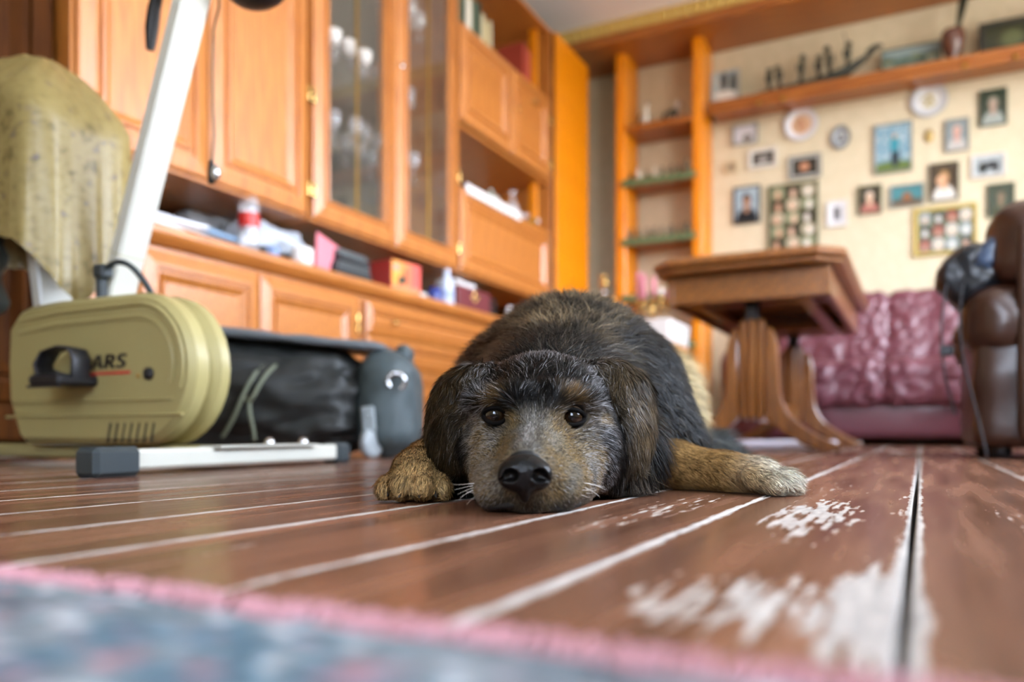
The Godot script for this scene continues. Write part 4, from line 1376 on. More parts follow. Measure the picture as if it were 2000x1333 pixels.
func standing(label: String, at: Vector3, w: float, h: float, frame: Material, fw: float, im: Image) -> void:
	var o := thing("standing_picture", label, "picture", at)
	o.rotation.x = -0.12
	var s := st()
	var c := Vector3(0, h / 2, 0)
	ring_panel(s, w, h, [Vector2(0, 0), Vector2(0, 0.016), Vector2(0.003, 0.018), Vector2(fw, 0.014), Vector2(fw, 0.008)], Transform3D(Basis(), c), false)
	box(s, c + Vector3(0, 0, 0.002), Vector3(w - 0.004, h - 0.004, 0.004))
	part("frame", s, frame, o)
	picture_quad(o, "picture_print", im, c + Vector3(0, 0, 0.0095), Vector2(w - 2 * fw, h - 2 * fw))
	s = st()
	box(s, Vector3(0, h * 0.3, -0.03), Vector3(0.04, h * 0.6, 0.004), 0.001, Basis(Vector3.RIGHT, 0.2))
	part("easel_back", s, M.inside, o)

func ship(at: Vector3) -> void:
	var o := thing("ship_model", "dark carved wooden longboat model with small crew on the long shelf", "ship model", at)
	var dk := plain(hexc("262a20"), 0.5)
	# hull: lofted cross-sections from the stern (-x) to the raised prow (+x)
	var s := st()
	s.set_smooth_group(1)
	var n := 22
	var rings := []
	for i in n + 1:
		var t := float(i) / n
		var x := lerpf(-0.37, 0.4, t)
		var beam := 0.055 * pow(maxf(0.0, sin(PI * clampf(t * 0.92 + 0.05, 0, 1))), 0.7) + 0.006
		var keel := 0.002 + 0.16 * pow(maxf(0.0, (t - 0.62) / 0.38), 1.7) + 0.012 * pow(1.0 - t, 4)
		var gun := 0.03 + 0.03 * t + 0.115 * pow(maxf(0.0, (t - 0.5) / 0.5), 1.8)
		gun = maxf(gun, keel + 0.012)
		var ring := []
		for j in 9:
			var a := PI * j / 8.0
			ring.append(Vector3(x, keel + (gun - keel) * (1.0 - sin(a)), cos(a) * beam * (1.0 - 0.3 * (1.0 - sin(a)) * 0.0)))
		rings.append(ring)
	for i in n:
		for j in 8:
			quad(s, rings[i][j], rings[i][j + 1], rings[i + 1][j + 1], rings[i + 1][j])
			
		quad(s, rings[i][8], rings[i][0] , rings[i + 1][0], rings[i + 1][8])
	part("hull", s, dk, o)
	s = st()
	tube(s, bez(Vector3(0.36, 0.17, 0), Vector3(0.4, 0.19, 0), Vector3(0.42, 0.2, 0), Vector3(0.45, 0.196, 0), 6), [0.014, 0.018, 0.02, 0.019, 0.016, 0.012, 0.006], 10)
	part("prow_head", s, dk, o)
	# the crew
	var fx := [-0.22, -0.155, -0.03, 0.08, 0.15, 0.245]
	var fh := [0.15, 0.155, 0.19, 0.16, 0.205, 0.17]
	for k in 6:
		var f := st()
		var b := 0.045 + 0.02 * k / 5.0 + (0.03 if k == 5 else 0.0)
		lathe(f, [Vector2(0, 0), Vector2(0.017, 0), Vector2(0.012, fh[k] * 0.25), Vector2(0.018, fh[k] * 0.42), Vector2(0.016, fh[k] * 0.6), Vector2(0.02, fh[k] * 0.7), Vector2(0.009, fh[k] * 0.76), Vector2(0.02, fh[k] * 0.85), Vector2(0.019, fh[k] * 0.94), Vector2(0, fh[k])], 12, Transform3D(Basis(Vector3(0, 0, 1), 0.12 * sin(k * 2.0)), Vector3(fx[k], b, 0)))
		ball(f, Vector3(fx[k] + 0.016, b + fh[k] * 0.55, 0.012), Vector3(0.007, 0.028, 0.007), 8)
		ball(f, Vector3(fx[k] - 0.016, b + fh[k] * 0.55, 0.012), Vector3(0.007, 0.028, 0.007), 8)
		part("crewman", f, dk, o)
	s = st()
	box(s, Vector3(-0.3, 0.012, 0), Vector3(0.14, 0.022, 0.09), 0.004)
	part("base", s, dk, o)
	s = st()
	tube(s, [Vector3(0.245, 0.25, 0), Vector3(0.225, 0.33, 0)], 0.003, 6)
	part("mast", s, dk, o)

# ------------------------------------------------------------------ table, sofa, armchair
func build_table() -> void:
	var t := thing("pedestal_table", "reddish-brown wooden table with clipped corners on two curved pedestals", "table", Vector3(-0.585, 0, -3.72))
	var w := 0.35
	var l := 0.75
	var c := 0.085
	var poly := PackedVector2Array([Vector2(-w + c, -l), Vector2(w - c, -l), Vector2(w, -l + c), Vector2(w, l - c), Vector2(w - c, l), Vector2(-w + c, l), Vector2(-w, l - c), Vector2(-w, -l + c)])
	var flat := Transform3D(Basis(Vector3(1, 0, 0), Vector3(0, 0, -1), Vector3(0, 1, 0)), Vector3.ZERO)   # polygon y -> -z, extrusion -> up
	var s := st()
	prism(s, poly, 0.693, 0.725, flat, false, 0.008)
	var inner := PackedVector2Array()
	for p in poly:
		inner.append(p * 0.97)
	prism(s, inner, 0.672, 0.6935, flat, false, 0.006)
	part("tabletop", s, M.wood_table, t)
	# apron frame
	s = st()
	for k in [-1, 1]:
		box(s, Vector3(0.285 * k, 0.618, 0), Vector3(0.024, 0.108, 1.3), 0.003)
		box(s, Vector3(0, 0.618, 0.638 * k), Vector3(0.546, 0.108, 0.024), 0.003)
	part("apron", s, M.wood_table, t)
	for k in 4:
		s = st()
		box(s, Vector3(0, 0.585, [0.59, 0.46, -0.46, -0.6][k]), Vector3(0.54, 0.03, 0.06), 0.003)
		part("cross_rail", s, M.wood_table, t)
	for k in [-1, 1]:
		s = st()
		box(s, Vector3(0.2 * k, 0.575, 0), Vector3(0.05, 0.03, 1.24), 0.003)
		part("runner_rail", s, M.wood_table, t)
	for k in [0, 1]:
		var z: float = [0.5, -0.62][k]
		var half := PackedVector2Array([Vector2(0.07, 0.475), Vector2(0.085, 0.45), Vector2(0.096, 0.4), Vector2(0.098, 0.3), Vector2(0.102, 0.235), Vector2(0.114, 0.185), Vector2(0.135, 0.145), Vector2(0.17, 0.108), Vector2(0.215, 0.074), Vector2(0.27, 0.044), Vector2(0.318, 0.024), Vector2(0.324, 0.012), Vector2(0.31, 0.0), Vector2(0.25, 0.002), Vector2(0.19, 0.024), Vector2(0.13, 0.062), Vector2(0.08, 0.098), Vector2(0.052, 0.125), Vector2(0.05, 0.475)])
		for sx in [-1, 1]:
			var pl := PackedVector2Array()
			for p in half:
				pl.append(Vector2(p.x * sx, p.y))
			s = st()
			prism(s, pl, -0.028, 0.028, Transform3D(Basis(), Vector3(0, 0, z)), true, 0.006)
			part("leg", s, M.wood_table_v, t)
		s = st()
		for f in [-1, 0, 1]:
			box(s, Vector3(f * 0.031, 0.315, z), Vector3(0.03, 0.39, 0.085 if f == 0 else 0.07), 0.01)
		part("column", s, M.wood_table_v, t)
		s = st()
		box(s, Vector3(0, 0.555, z), Vector3(0.05, 0.1, 0.05), 0.004)
		box(s, Vector3(0, 0.6, z), Vector3(0.14, 0.01, 0.14), 0.002)
		part("lift_post", s, M.black, t)
	s = st()
	box(s, Vector3(0, 0.16, -0.06), Vector3(0.05, 0.09, 1.05), 0.008)
	part("stretcher", s, M.wood_table, t)
	# white cloth folded on the floor under the table
	var n := noise(6.0, 3, 81)
	s = st()
	rbox(s, Vector3(0, 0.016, 0), Vector3(0.55, 0.03, 0.62), 0.014, 14, Basis(), func(p: Vector3, _n: Vector3) -> float: return 0.006 * n.get_noise_3d(p.x, p.y, p.z) + 0.002)
	var cl := part("folded_cloth", s, plain(hexc("d9d3dc"), 0.8))
	cl.position = Vector3(-0.62, 0.003, -3.68)
	cl.rotation.y = 0.0
	tag(cl, "folded white cloth lying on the floor between the table's pedestals", "cloth")

func build_sofa() -> void:
	var leather := plain(hexc("6e3c46"), 0.3, 0.0, 0.25)
	var o := thing("sofa", "mauve leather sofa with gathered cushions against the picture wall", "sofa", Vector3(0.13, 0, -5.1))
	var n := noise(5.0, 3, 91)
	var n2 := noise(2.2, 2, 92)
	var pleat := func(p: Vector3, nn: Vector3) -> float:
		var q := p.x * 36.0 + 2.4 * n2.get_noise_2d(p.x * 2.0, p.y * 4.0)
		return (0.024 * pow(absf(sin(q)), 0.55) * (0.85 + 0.6 * n2.get_noise_2d(p.x * 3.0, 7.0)) * clampf(nn.z * 1.4, 0, 1) + 0.008 * n.get_noise_3d(p.x, p.y, p.z))
	var s := st()
	rbox(s, Vector3(0, 0.14, 0.0), Vector3(2.3, 0.2, 0.84), 0.03, 6)
	part("base", s, leather, o)
	s = st()
	for x in [-1.0, 1.0]:
		for z in [-0.3, 0.36]:
			box(s, Vector3(x, 0.022, z), Vector3(0.07, 0.044, 0.07), 0.005)
	part("foot_block", s, M.black, o).set_meta("kind", "stuff")
	for k in 3:
		s = st()
		rbox(s, Vector3(-0.63 + 0.63 * k, 0.335, 0.1), Vector3(0.65, 0.25, 0.74), 0.07, 40, Basis(), pleat)
		part("seat_cushion", s, leather, o)
	for k in 3:
		s = st()
		rbox(s, Vector3(-0.63 + 0.63 * k, 0.63, -0.25), Vector3(0.66, 0.54, 0.26), 0.07, 44, Basis(Vector3.RIGHT, -0.14), pleat)
		part("back_cushion", s, leather, o)
	s = st()
	rbox(s, Vector3(0, 0.5, -0.39), Vector3(2.2, 0.72, 0.1), 0.045, 8)
	part("back", s, leather, o)
	for sx in [-1, 1]:
		s = st()
		rbox(s, Vector3(1.06 * sx, 0.32, 0.02), Vector3(0.22, 0.46, 0.84), 0.1, 16, Basis(), func(p: Vector3, _n: Vector3) -> float: return 0.01 * n.get_noise_3d(p.x, p.y, p.z) + 0.02 * clampf(p.y * 4.0, 0, 1))
		part("arm", s, leather, o)

func build_armchair() -> void:
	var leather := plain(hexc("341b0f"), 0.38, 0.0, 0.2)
	var o := thing("armchair", "puffy dark brown leather armchair in shadow, with a bag hung over its arm", "armchair", Vector3(0.55, 0, -2.85))
	var n := noise(6.0, 3, 95)
	var bump := func(p: Vector3, _n: Vector3) -> float: return 0.012 * n.get_noise_3d(p.x, p.y, p.z)
	var s := st()
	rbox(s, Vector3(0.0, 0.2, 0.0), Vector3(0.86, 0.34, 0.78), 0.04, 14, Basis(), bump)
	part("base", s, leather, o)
	s = st()
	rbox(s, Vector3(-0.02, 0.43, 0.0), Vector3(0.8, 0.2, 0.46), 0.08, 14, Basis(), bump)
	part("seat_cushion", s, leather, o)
	for sz in [-1, 1]:
		s = st()
		rbox(s, Vector3(-0.36, 0.37, 0.3 * sz), Vector3(0.19, 0.2, 0.22), 0.085, 16, Basis(), bump)
		rbox(s, Vector3(0.05, 0.4, 0.31 * sz), Vector3(0.74, 0.26, 0.2), 0.09, 16, Basis(), bump)
		part("arm", s, leather, o)
		s = st()
		rbox(s, Vector3(-0.28, 0.57, 0.31 * sz), Vector3(0.22, 0.24, 0.2), 0.085, 18, Basis(), bump)
		part("arm_roll", s, leather, o)
		s = st()
		rbox(s, Vector3(-0.2, 0.335, 0.4 * sz), Vector3(0.26, 0.57, 0.03), 0.014, 8)
		part("side_panel", s, leather, o)
	s = st()
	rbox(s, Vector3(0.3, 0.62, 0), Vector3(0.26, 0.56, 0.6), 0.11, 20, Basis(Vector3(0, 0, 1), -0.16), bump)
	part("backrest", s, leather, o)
	s = st()
	for x in [-0.36, 0.36]:
		for z in [-0.32, 0.32]:
			lathe(s, [Vector2(0, 0), Vector2(0.025, 0), Vector2(0.028, 0.05), Vector2(0, 0.05)], 10, Transform3D(Basis(), Vector3(x, 0, z)))
	part("glide", s, M.black, o).set_meta("kind", "stuff")
	# dark rucksack slung over the arm, straps hanging to the floor
	var bg := thing("shoulder_bag", "black and blue nylon bag slung over the brown armchair's arm with straps hanging down", "bag", Vector3(0.145, 0.0, -2.62))
	var bn := noise(11.0, 4, 97)
	var nylon := plain(hexc("1b2026"), 0.3)
	s = st()
	rbox(s, Vector3(-0.02, 0.5, 0.03), Vector3(0.16, 0.17, 0.2), 0.06, 20, Basis(Vector3(0, 0, 1), 0.7), func(p: Vector3, _n: Vector3) -> float: return 0.02 * bn.get_noise_3d(p.x, p.y, p.z))
	part("body", s, nylon, bg)
	s = st()
	rbox(s, Vector3(0.025, 0.555, 0.045), Vector3(0.12, 0.06, 0.19), 0.028, 16, Basis(Vector3(0, 0, 1), 0.75), func(p: Vector3, _n: Vector3) -> float: return 0.016 * bn.get_noise_3d(p.x + 3, p.y, p.z))
	part("flap", s, plain(hexc("3c4e68"), 0.28), bg)
	for k in 2:
		s = st()
		var x := -0.065 + 0.04 * k
		tube(s, bez(Vector3(x - 0.02, 0.47, 0.14), Vector3(x - 0.05, 0.3, 0.18), Vector3(x - 0.02 + 0.02 * k, 0.2, 0.15), Vector3(x + 0.03 * k, 0.12 - 0.115 * k, 0.16 + 0.06 * k), 18), 0.012, 8, true, 0.25)
		part("strap", s, M.black, bg)
	s = st()
	box(s, Vector3(-0.085, 0.29, 0.165), Vector3(0.034, 0.03, 0.014), 0.004)
	part("buckle", s, M.black, bg)

# ------------------------------------------------------------------ exercise bike (its long axis runs along x)
func build_bike() -> void:
	var bk := thing("exercise_bike", "old cream exercise bike with a big oval flywheel housing", "exercise bike", Vector3(-1.35, 0, -1.13))
	var o := bk.position
	# housing outline in x, y (world), rounded at the flywheel end, clipped at the other
	var out := PackedVector2Array()
	for i in 17:
		var a := -PI / 2 + PI * i / 16.0
		out.append(Vector2(-1.372 + 0.152 * cos(a), 0.197 + 0.15 * sin(a)) - Vector2(o.x, o.y))
	for p in [Vector2(-1.62, 0.349), Vector2(-1.72, 0.344), Vector2(-1.755, 0.335), Vector2(-1.79, 0.3), Vector2(-1.795, 0.22), Vector2(-1.79, 0.14), Vector2(-1.755, 0.06), Vector2(-1.735, 0.047)]:
		out.append(p - Vector2(o.x, o.y))
	var s := st()
	prism(s, out, 0.0, 0.052, Transform3D(), true, 0.012)
	var hs := part("housing", s, M.bike, bk)
	s = st()
	var rim := PackedVector2Array()
	for p in out:
		rim.append((p - Vector2(-0.1, 0.196)) * Vector2(1.008, 1.008) + Vector2(-0.1, 0.196))
	prism(s, rim, -0.055, -0.002, Transform3D(), true, 0.016)
	part("housing_rim", s, M.bike_rim, bk)
	# raised ribs following the outline
	for k in 2:
		var pts := []
		var f: float = [0.83, 0.66][k]
		for i in 13:
			var a := -0.35 + (PI / 2 + 0.35) * i / 12.0
			pts.append(Vector3(-0.022 + (0.152 * f) * cos(a), 0.2 + (0.15 * f) * sin(a), 0.051))
		pts.append(Vector3(-0.27, 0.2 + 0.15 * f - 0.002, 0.051))
		pts.append(Vector3(-0.4, 0.2 + 0.15 * f - 0.012, 0.051))
		s = st()
		tube(s, pts, 0.006, 8)
		part("rib", s, M.bike, hs)
	for k in 2:
		s = st()
		box(s, Vector3(-0.17, [0.135, 0.105][k], 0.052), Vector3([0.5, 0.55][k], 0.006, 0.008), 0.002)
		part("rib", s, M.bike, hs)
	for i in 7:
		s = st()
		box(s, Vector3(-0.105 + 0.021 * i, 0.07, 0.052), Vector3(0.006 if i > 1 else 0.008, 0.042, 0.003), 0.001, Basis(Vector3(0, 0, 1), -0.25))
		part("vent_slot", s, plain(hexc("3a3520"), 0.7), hs)
	# lettering and red line under it
	var tm := TextMesh.new()
	tm.text = "ARS"
	var sf := SystemFont.new()
	sf.font_names = PackedStringArray(["Droid Sans"])
	sf.font_weight = 700
	sf.font_italic = true
	tm.font = sf
	tm.font_size = 36
	tm.pixel_size = 0.0011
	tm.depth = 0.002
	var lt := inst("lettering", tm, plain(hexc("241c16"), 0.5), hs)
	lt.transform = Transform3D(Basis(Vector3(1.5, 0, 0), Vector3(0.24, 1, 0), Vector3(0, 0, 1)), Vector3(-0.105, 0.213, 0.0535))
	s = st()
	box(s, Vector3(-0.105, 0.19, 0.0525), Vector3(0.125, 0.006, 0.002))
	part("red_line", s, plain(hexc("b8322a"), 0.5), hs)
	s = st()
	lathe(s, [Vector2(0, 0), Vector2(0.013, 0), Vector2(0.012, 0.006), Vector2(0, 0.007)], 16, Transform3D(Basis(Vector3.RIGHT, PI / 2), Vector3(0.012, 0.185, 0.0515)))
	part("plug", s, M.black, hs)
	s = st()
	lathe(s, [Vector2(0, 0), Vector2(0.005, 0), Vector2(0.004, 0.003), Vector2(0, 0.003)], 10, Transform3D(Basis(Vector3.RIGHT, PI / 2), Vector3(-0.02, 0.182, 0.0515)))
	part("screw", s, M.brass_dark, hs)
	# handlebar post: rectangular tube leaning forwards
	var lean := Vector3(0.215, 0.56, 0).normalized()
	var b := Basis(Vector3(lean.y, -lean.x, 0), lean, Vector3(0, 0, 1))
	s = st()
	box(s, Vector3(-0.19, 0.36, -0.03) + lean * 0.45, Vector3(0.034, 0.96, 0.066), 0.005, b)
	part("handlebar_post", s, M.ivory, bk)
	s = st()
	box(s, Vector3(-0.19, 0.36, -0.03) + lean * 0.093, Vector3(0.0346, 0.0015, 0.0666), 0.0, b)
	part("post_seam", s, M.bike, bk)
	# seat post
	var lean2 := Vector3(-0.1, 0.5, 0).normalized()
	var b2 := Basis(Vector3(lean2.y, -lean2.x, 0), lean2, Vector3(0, 0, 1))
	s = st()
	box(s, Vector3(-0.405, 0.36, -0.03) + lean2 * 0.1, Vector3(0.034, 0.32, 0.08), 0.005, b2)
	part("seat_post", s, M.ivory, bk)
	s = st()
	rbox(s, Vector3(-0.405, 0.78, -0.03), Vector3(0.2, 0.08, 0.16), 0.04, 10)
	box(s, Vector3(-0.425, 0.63, -0.03), Vector3(0.034, 0.26, 0.04), 0.004)
	part("saddle", s, M.black, bk)
	# base tube along x and the two cross feet
	s = st()
	box(s, Vector3(-0.24, 0.03, -0.02), Vector3(0.81, 0.03, 0.06), 0.006)
	part("base_tube", s, M.bike, bk)
	var fx := 0.18
	s = st()
	var fb := Basis(Vector3.UP, 0.088)
	box(s, Vector3(fx, 0.0265, -0.015), Vector3(0.034, 0.034, 0.64), 0.005, fb)
	box(s, Vector3(fx, 0.0445, -0.08), Vector3(0.05, 0.004, 0.3), 0.001, fb)
	part("front_foot", s, M.ivory, bk)
	for k in [-1, 1]:
		s = st()
		box(s, Vector3(fx, 0.024, -0.015) + fb * Vector3(0, 0, 0.3 if k > 0 else -0.325), Vector3(0.05, 0.048, 0.09 if k > 0 else 0.05), 0.008, fb)
		part("end_cap", s, M.rubber, bk)
	s = st()
	box(s, Vector3(-0.635, 0.0265, 0.0), Vector3(0.034, 0.034, 0.6), 0.005)
	part("rear_foot", s, M.ivory, bk)
	for z in [-0.1, -0.2]:
		s = st()
		lathe(s, [Vector2(0, 0), Vector2(0.011, 0), Vector2(0.011, 0.006), Vector2(0.008, 0.013), Vector2(0, 0.016)], 14, Transform3D(Basis(), Vector3(fx - 0.004, 0.045, z)))
		part("bolt", s, M.steel, bk)
	# pedal with a toe strap on a crank
	s = st()
	box(s, Vector3(-0.19, 0.175, 0.09), Vector3(0.1, 0.022, 0.09), 0.006)
	box(s, Vector3(-0.19, 0.162, 0.135), Vector3(0.1, 0.006, 0.004), 0.001)
	var pd := part("pedal", s, M.black, bk)
	s = st()
	tube(s, [Vector3(-0.25, 0.18, 0.09), Vector3(-0.258, 0.21, 0.09), Vector3(-0.235, 0.235, 0.09), Vector3(-0.19, 0.243, 0.09), Vector3(-0.15, 0.236, 0.09), Vector3(-0.138, 0.215, 0.09), Vector3(-0.142, 0.18, 0.09)], 0.022, 8, true, 0.16)
	part("toe_strap", s, M.black, pd)
	s = st()
	box(s, Vector3(-0.25, 0.19, 0.065), Vector3(0.12, 0.018, 0.012), 0.004, Basis(Vector3(0, 0, 1), -0.25))
	part("crank", s, M.steel, bk)
	# tension knob and cable on the post
	s = st()
	box(s, Vector3(-0.165, 0.405, 0.022), Vector3(0.03, 0.028, 0.03), 0.004)
	box(s, Vector3(-0.172, 0.37, 0.02), Vector3(0.016, 0.05, 0.02), 0.003)
	part("cable_clamp", s, M.rubber, bk)
	s = st()
	tube(s, bez(Vector3(-0.155, 0.41, 0.022), Vector3(-0.09, 0.44, 0.03), Vector3(-0.04, 0.39, 0.03), Vector3(-0.01, 0.335, 0.022), 14), 0.006, 8)
	part("brake_cable", s, M.rubber, bk)
	# handlebar with grips, reaching over the top of the picture
	s = st()
	tube(s, bez(Vector3(0.08, 1.19, -0.03), Vector3(0.1, 1.22, 0.1), Vector3(0.06, 1.24, 0.2), Vector3(-0.06, 1.22, 0.26), 12), 0.013, 10)
	tube(s, bez(Vector3(0.08, 1.19, -0.03), Vector3(0.1, 1.22, -0.2), Vector3(0.06, 1.24, -0.26), Vector3(-0.06, 1.22, -0.32), 12), 0.013, 10)
	part("handlebar", s, M.steel, bk)
	s = st()
	tube(s, [Vector3(-0.112, 0.885, -0.05), Vector3(-0.107, 0.93, -0.05), Vector3(-0.1, 0.97, -0.05), Vector3(-0.08, 1.0, -0.045), Vector3(0.02, 1.03, -0.035)], [0.009, 0.014, 0.013, 0.012, 0.01], 10)
	part("resistance_knob", s, M.black, bk)
	s = st()
	tube(s, [Vector3(0.03, 1.06, -0.03), Vector3(0.1, 1.02, -0.08)], 0.012, 8)
	ball(s, Vector3(0.14, 0.99, -0.1), Vector3(0.075, 0.05, 0.06), 20)
	part("console", s, M.black, bk)
	# draped cloth over the saddle
	saddle_cloth()
	# sensor cord hanging from the handlebar, with its plug
	var cord := thing("sensor_cord", "thin dark cord with a black and silver plug hanging before the cupboard doors", "cord", Vector3(-1.345, 0.045, -1.24))
	s = st()
	tube(s, [Vector3(0.09, 1.14, 0.07), Vector3(0.05, 1.03, 0.02), Vector3(0.02, 0.98, 0.0), Vector3(0.015, 0.93, -0.005), Vector3(0.004, 0.88, 0.0), Vector3(0.006, 0.8, 0.004), Vector3(0.002, 0.72, 0.0), Vector3(0.006, 0.66, 0.0), Vector3(0.002, 0.6, 0.002)], 0.0025, 8)
	part("wire", s, plain(hexc("4a3c20"), 0.5), cord)
	s = st()
	tube(s, bez(Vector3(0.03, 0.97, 0.0), Vector3(-0.02, 0.93, 0.03), Vector3(-0.03, 0.86, 0.04), Vector3(-0.06, 0.87, 0.05), 10), 0.0025, 8)
	part("wire", s, plain(hexc("4a3c20"), 0.5), cord)
	s = st()
	lathe(s, [Vector2(0, 0), Vector2(0.007, 0.002), Vector2(0.008, 0.03), Vector2(0.004, 0.05), Vector2(0, 0.055)], 10, Transform3D(Basis(), Vector3(0.0, 0.553, 0.002)))
	part("plug", s, M.black, cord)
	s = st()
	ball(s, Vector3(0.014, 0.575, 0.004), Vector3(0.011, 0.018, 0.009), 10)
	part("clip", s, M.steel, cord)

func saddle_cloth() -> void:
	# a flowered cream cloth: a sheet hanging in folds from the saddle's top; profile height by angle round the saddle
	var n := noise(3.0, 3, 101)
	var s := st()
	s.set_smooth_group(1)
	var nu := 96
	var nv := 28
	var grid := []
	var c := Vector3(-1.785, 0, -1.16)
	for i in nu:
		var a := TAU * i / nu
		var row := []
		var ca := cos(a)
		var sa := sin(a)
		# rounded-rectangle footprint
		var k := pow(pow(absf(ca), 4.0) + pow(absf(sa), 4.0), -0.25)
		var fold := 0.5 + 0.5 * sin(a * 4.0 + 3.5 * n.get_noise_2d(ca * 1.5, sa * 1.5))
		for j in nv + 1:
			var t := float(j) / nv
			var top := minf(t / 0.32, 1.0)
			var down := maxf(0.0, (t - 0.32) / 0.68)
			var r := top * (0.62 + 0.38 * sin(minf(1.0, top) * PI / 2)) + down * (0.1 * fold)
			var x := ca * k * 0.165 * r
			var z := sa * k * 0.135 * r
			var y := 0.925 - 0.06 * pow(top, 3.0) - 0.13 * pow(clampf((ca * 0.5 + 0.5) * top, 0, 1), 1.5) - down * (0.37 - 0.06 * (ca * 0.5 + 0.5) + 0.05 * sin(a * 2.0 + 1.0) + 0.025 * sin(a * 5.0))
			row.append(c + Vector3(x, y + 0.008 * n.get_noise_2d(x * 9, z * 9), z))
		grid.append(row)
	for i in nu:
		var i2 := (i + 1) % nu
		for j in nv:
			if j == 0:
				tri(s, grid[i][0], grid[i2][1], grid[i][1])
			else:
				quad(s, grid[i][j], grid[i2][j], grid[i2][j + 1], grid[i][j + 1])
	var tex := noise_tex(0.02, [hexc("4c4014"), hexc("74653a"), hexc("8f7e4c"), hexc("968656"), hexc("84743e"), hexc("685a5c")], [0.1, 0.26, 0.36, 0.62, 0.74, 0.9], 256, 4, 103)
	var m := mapped(tex, Vector3(3.5, 3.5, 3.5), 0.4)
	m.backlight_enabled = true
	m.backlight = Color(0.2, 0.17, 0.1)
	m.cull_mode = BaseMaterial3D.CULL_DISABLED
	tag(part("saddle_cloth", s, m), "yellowish flowered cloth draped over the exercise bike's saddle", "cloth")
	# dark coat on something behind the bike
	s = st()
	rbox(s, Vector3(0, 0.0, 0), Vector3(0.08, 0.24, 0.14), 0.035, 14, Basis(), func(p: Vector3, _n: Vector3) -> float: return 0.03 * n.get_noise_3d(p.x * 3, p.y * 3, p.z * 3))
	var sk := part("jacket", s, plain(hexc("2c342c"), 0.7))
	sk.position = Vector3(-1.97, 0.47, -1.1)
	tag(sk, "dark green jacket bundled below the flowered cloth beside the bike's seat post", "jacket")

# ------------------------------------------------------------------ wheeled bag on the floor
func build_bag() -> void:
	# local x runs along the bag to its wheeled end
	var bg := thing("wheeled_bag", "black wheeled travel bag lying on the floor behind the exercise bike's foot", "bag", Vector3(-1.6, 0, -1.74), 0.47)
	var n := noise(4.0, 3, 111)
	var cloth := plain(hexc("1a1d1c"), 0.55)
	cloth.rim_enabled = true
	cloth.rim = 0.3
	var s := st()
	rbox(s, Vector3(-0.06, 0.15, 0), Vector3(0.62, 0.28, 0.3), 0.11, 36, Basis(), func(p: Vector3, nn: Vector3) -> float:
		return 0.02 * n.get_noise_3d(p.x * 1.4, p.y * 5, p.z * 3) + 0.012 * sin(p.y * 60.0 + 3.0 * n.get_noise_2d(p.x * 2, p.z)) * clampf(nn.z, 0, 1) * clampf((p.x + 0.1) * 4, 0, 1) + 0.11 * clampf(0.25 - p.x, 0, 0.9) * maxf(nn.y, 0.0))
	part("body", s, cloth, bg)
	var panel := plain(hexc("3a4547"), 0.6)
	s = st()
	rbox(s, Vector3(0.3, 0.148, 0.0), Vector3(0.16, 0.292, 0.315), 0.1, 24, Basis(), func(p: Vector3, _n: Vector3) -> float: return 0.012 * n.get_noise_3d(p.x * 2 + 5, p.y * 2, p.z * 2))
	part("end_panel", s, panel, bg)
	# grey flap lying along the top
	s = st()
	rbox(s, Vector3(-0.03, 0.332, 0.0), Vector3(0.66, 0.022, 0.25), 0.011, 18, Basis(Vector3(0, 0, 1), -0.1), func(p: Vector3, _n: Vector3) -> float: return 0.01 * n.get_noise_3d(p.x * 3 + 9, 0, p.z * 3))
	part("top_flap", s, plain(hexc("5c6266"), 0.35), bg)
	s = st()
	rbox(s, Vector3(0.335, 0.27, 0.02), Vector3(0.045, 0.09, 0.12), 0.024, 10, Basis(Vector3(0, 0, 1), -0.2))
	part("carry_handle", s, panel, bg)
	# ring, wheel bracket, wheel, drawstrings
	s = st()
	var ring := []
	for i in 15:
		var a := -1.1 + 5.0 * i / 14.0
		ring.append(Vector3(0.335 + 0.022 * cos(a), 0.205 + 0.022 * sin(a), 0.162))
	tube(s, ring, 0.006, 8)
	part("ring", s, M.steel, bg)
	s = st()
	box(s, Vector3(0.262, 0.105, 0.16), Vector3(0.036, 0.07, 0.014), 0.005, Basis(Vector3(0, 0, 1), 0.1))
	lathe(s, [Vector2(0, 0), Vector2(0.006, 0), Vector2(0.004, 0.004), Vector2(0, 0.005)], 10, Transform3D(Basis(Vector3.RIGHT, PI / 2), Vector3(0.263, 0.117, 0.166)))
	part("wheel_bracket", s, plain(hexc("7c8486"), 0.4), bg)
	s = st()
	lathe(s, [Vector2(0, -0.012), Vector2(0.03, -0.012), Vector2(0.04, -0.008), Vector2(0.04, 0.008), Vector2(0.03, 0.012), Vector2(0, 0.012)], 22, Transform3D(Basis(Vector3.UP, -0.5) * Basis(Vector3(0, 0, 1), PI / 2), Vector3(0.268, 0.043, 0.15)))
	part("wheel", s, plain(hexc("8f9597"), 0.45), bg)
	for k in 2:
		s = st()
		tube(s, bez(Vector3(-0.02 + 0.03 * k, 0.25, 0.13), Vector3(-0.06 + 0.03 * k, 0.2, 0.19), Vector3(-0.06 + 0.03 * k, 0.13, 0.19), Vector3(-0.06 - 0.06 * (1 - k), 0.06 + 0.1 * k, 0.165), 14), 0.005, 8)
		part("drawstring", s, plain(hexc("6c725e"), 0.6), bg)
	s = st()
	tube(s, bez(Vector3(-0.045, 0.165, 0.168), Vector3(-0.05, 0.12, 0.185), Vector3(-0.03, 0.09, 0.185), Vector3(-0.035, 0.05, 0.168), 10), 0.005, 8)
	part("drawstring", s, plain(hexc("6c725e"), 0.6), bg)

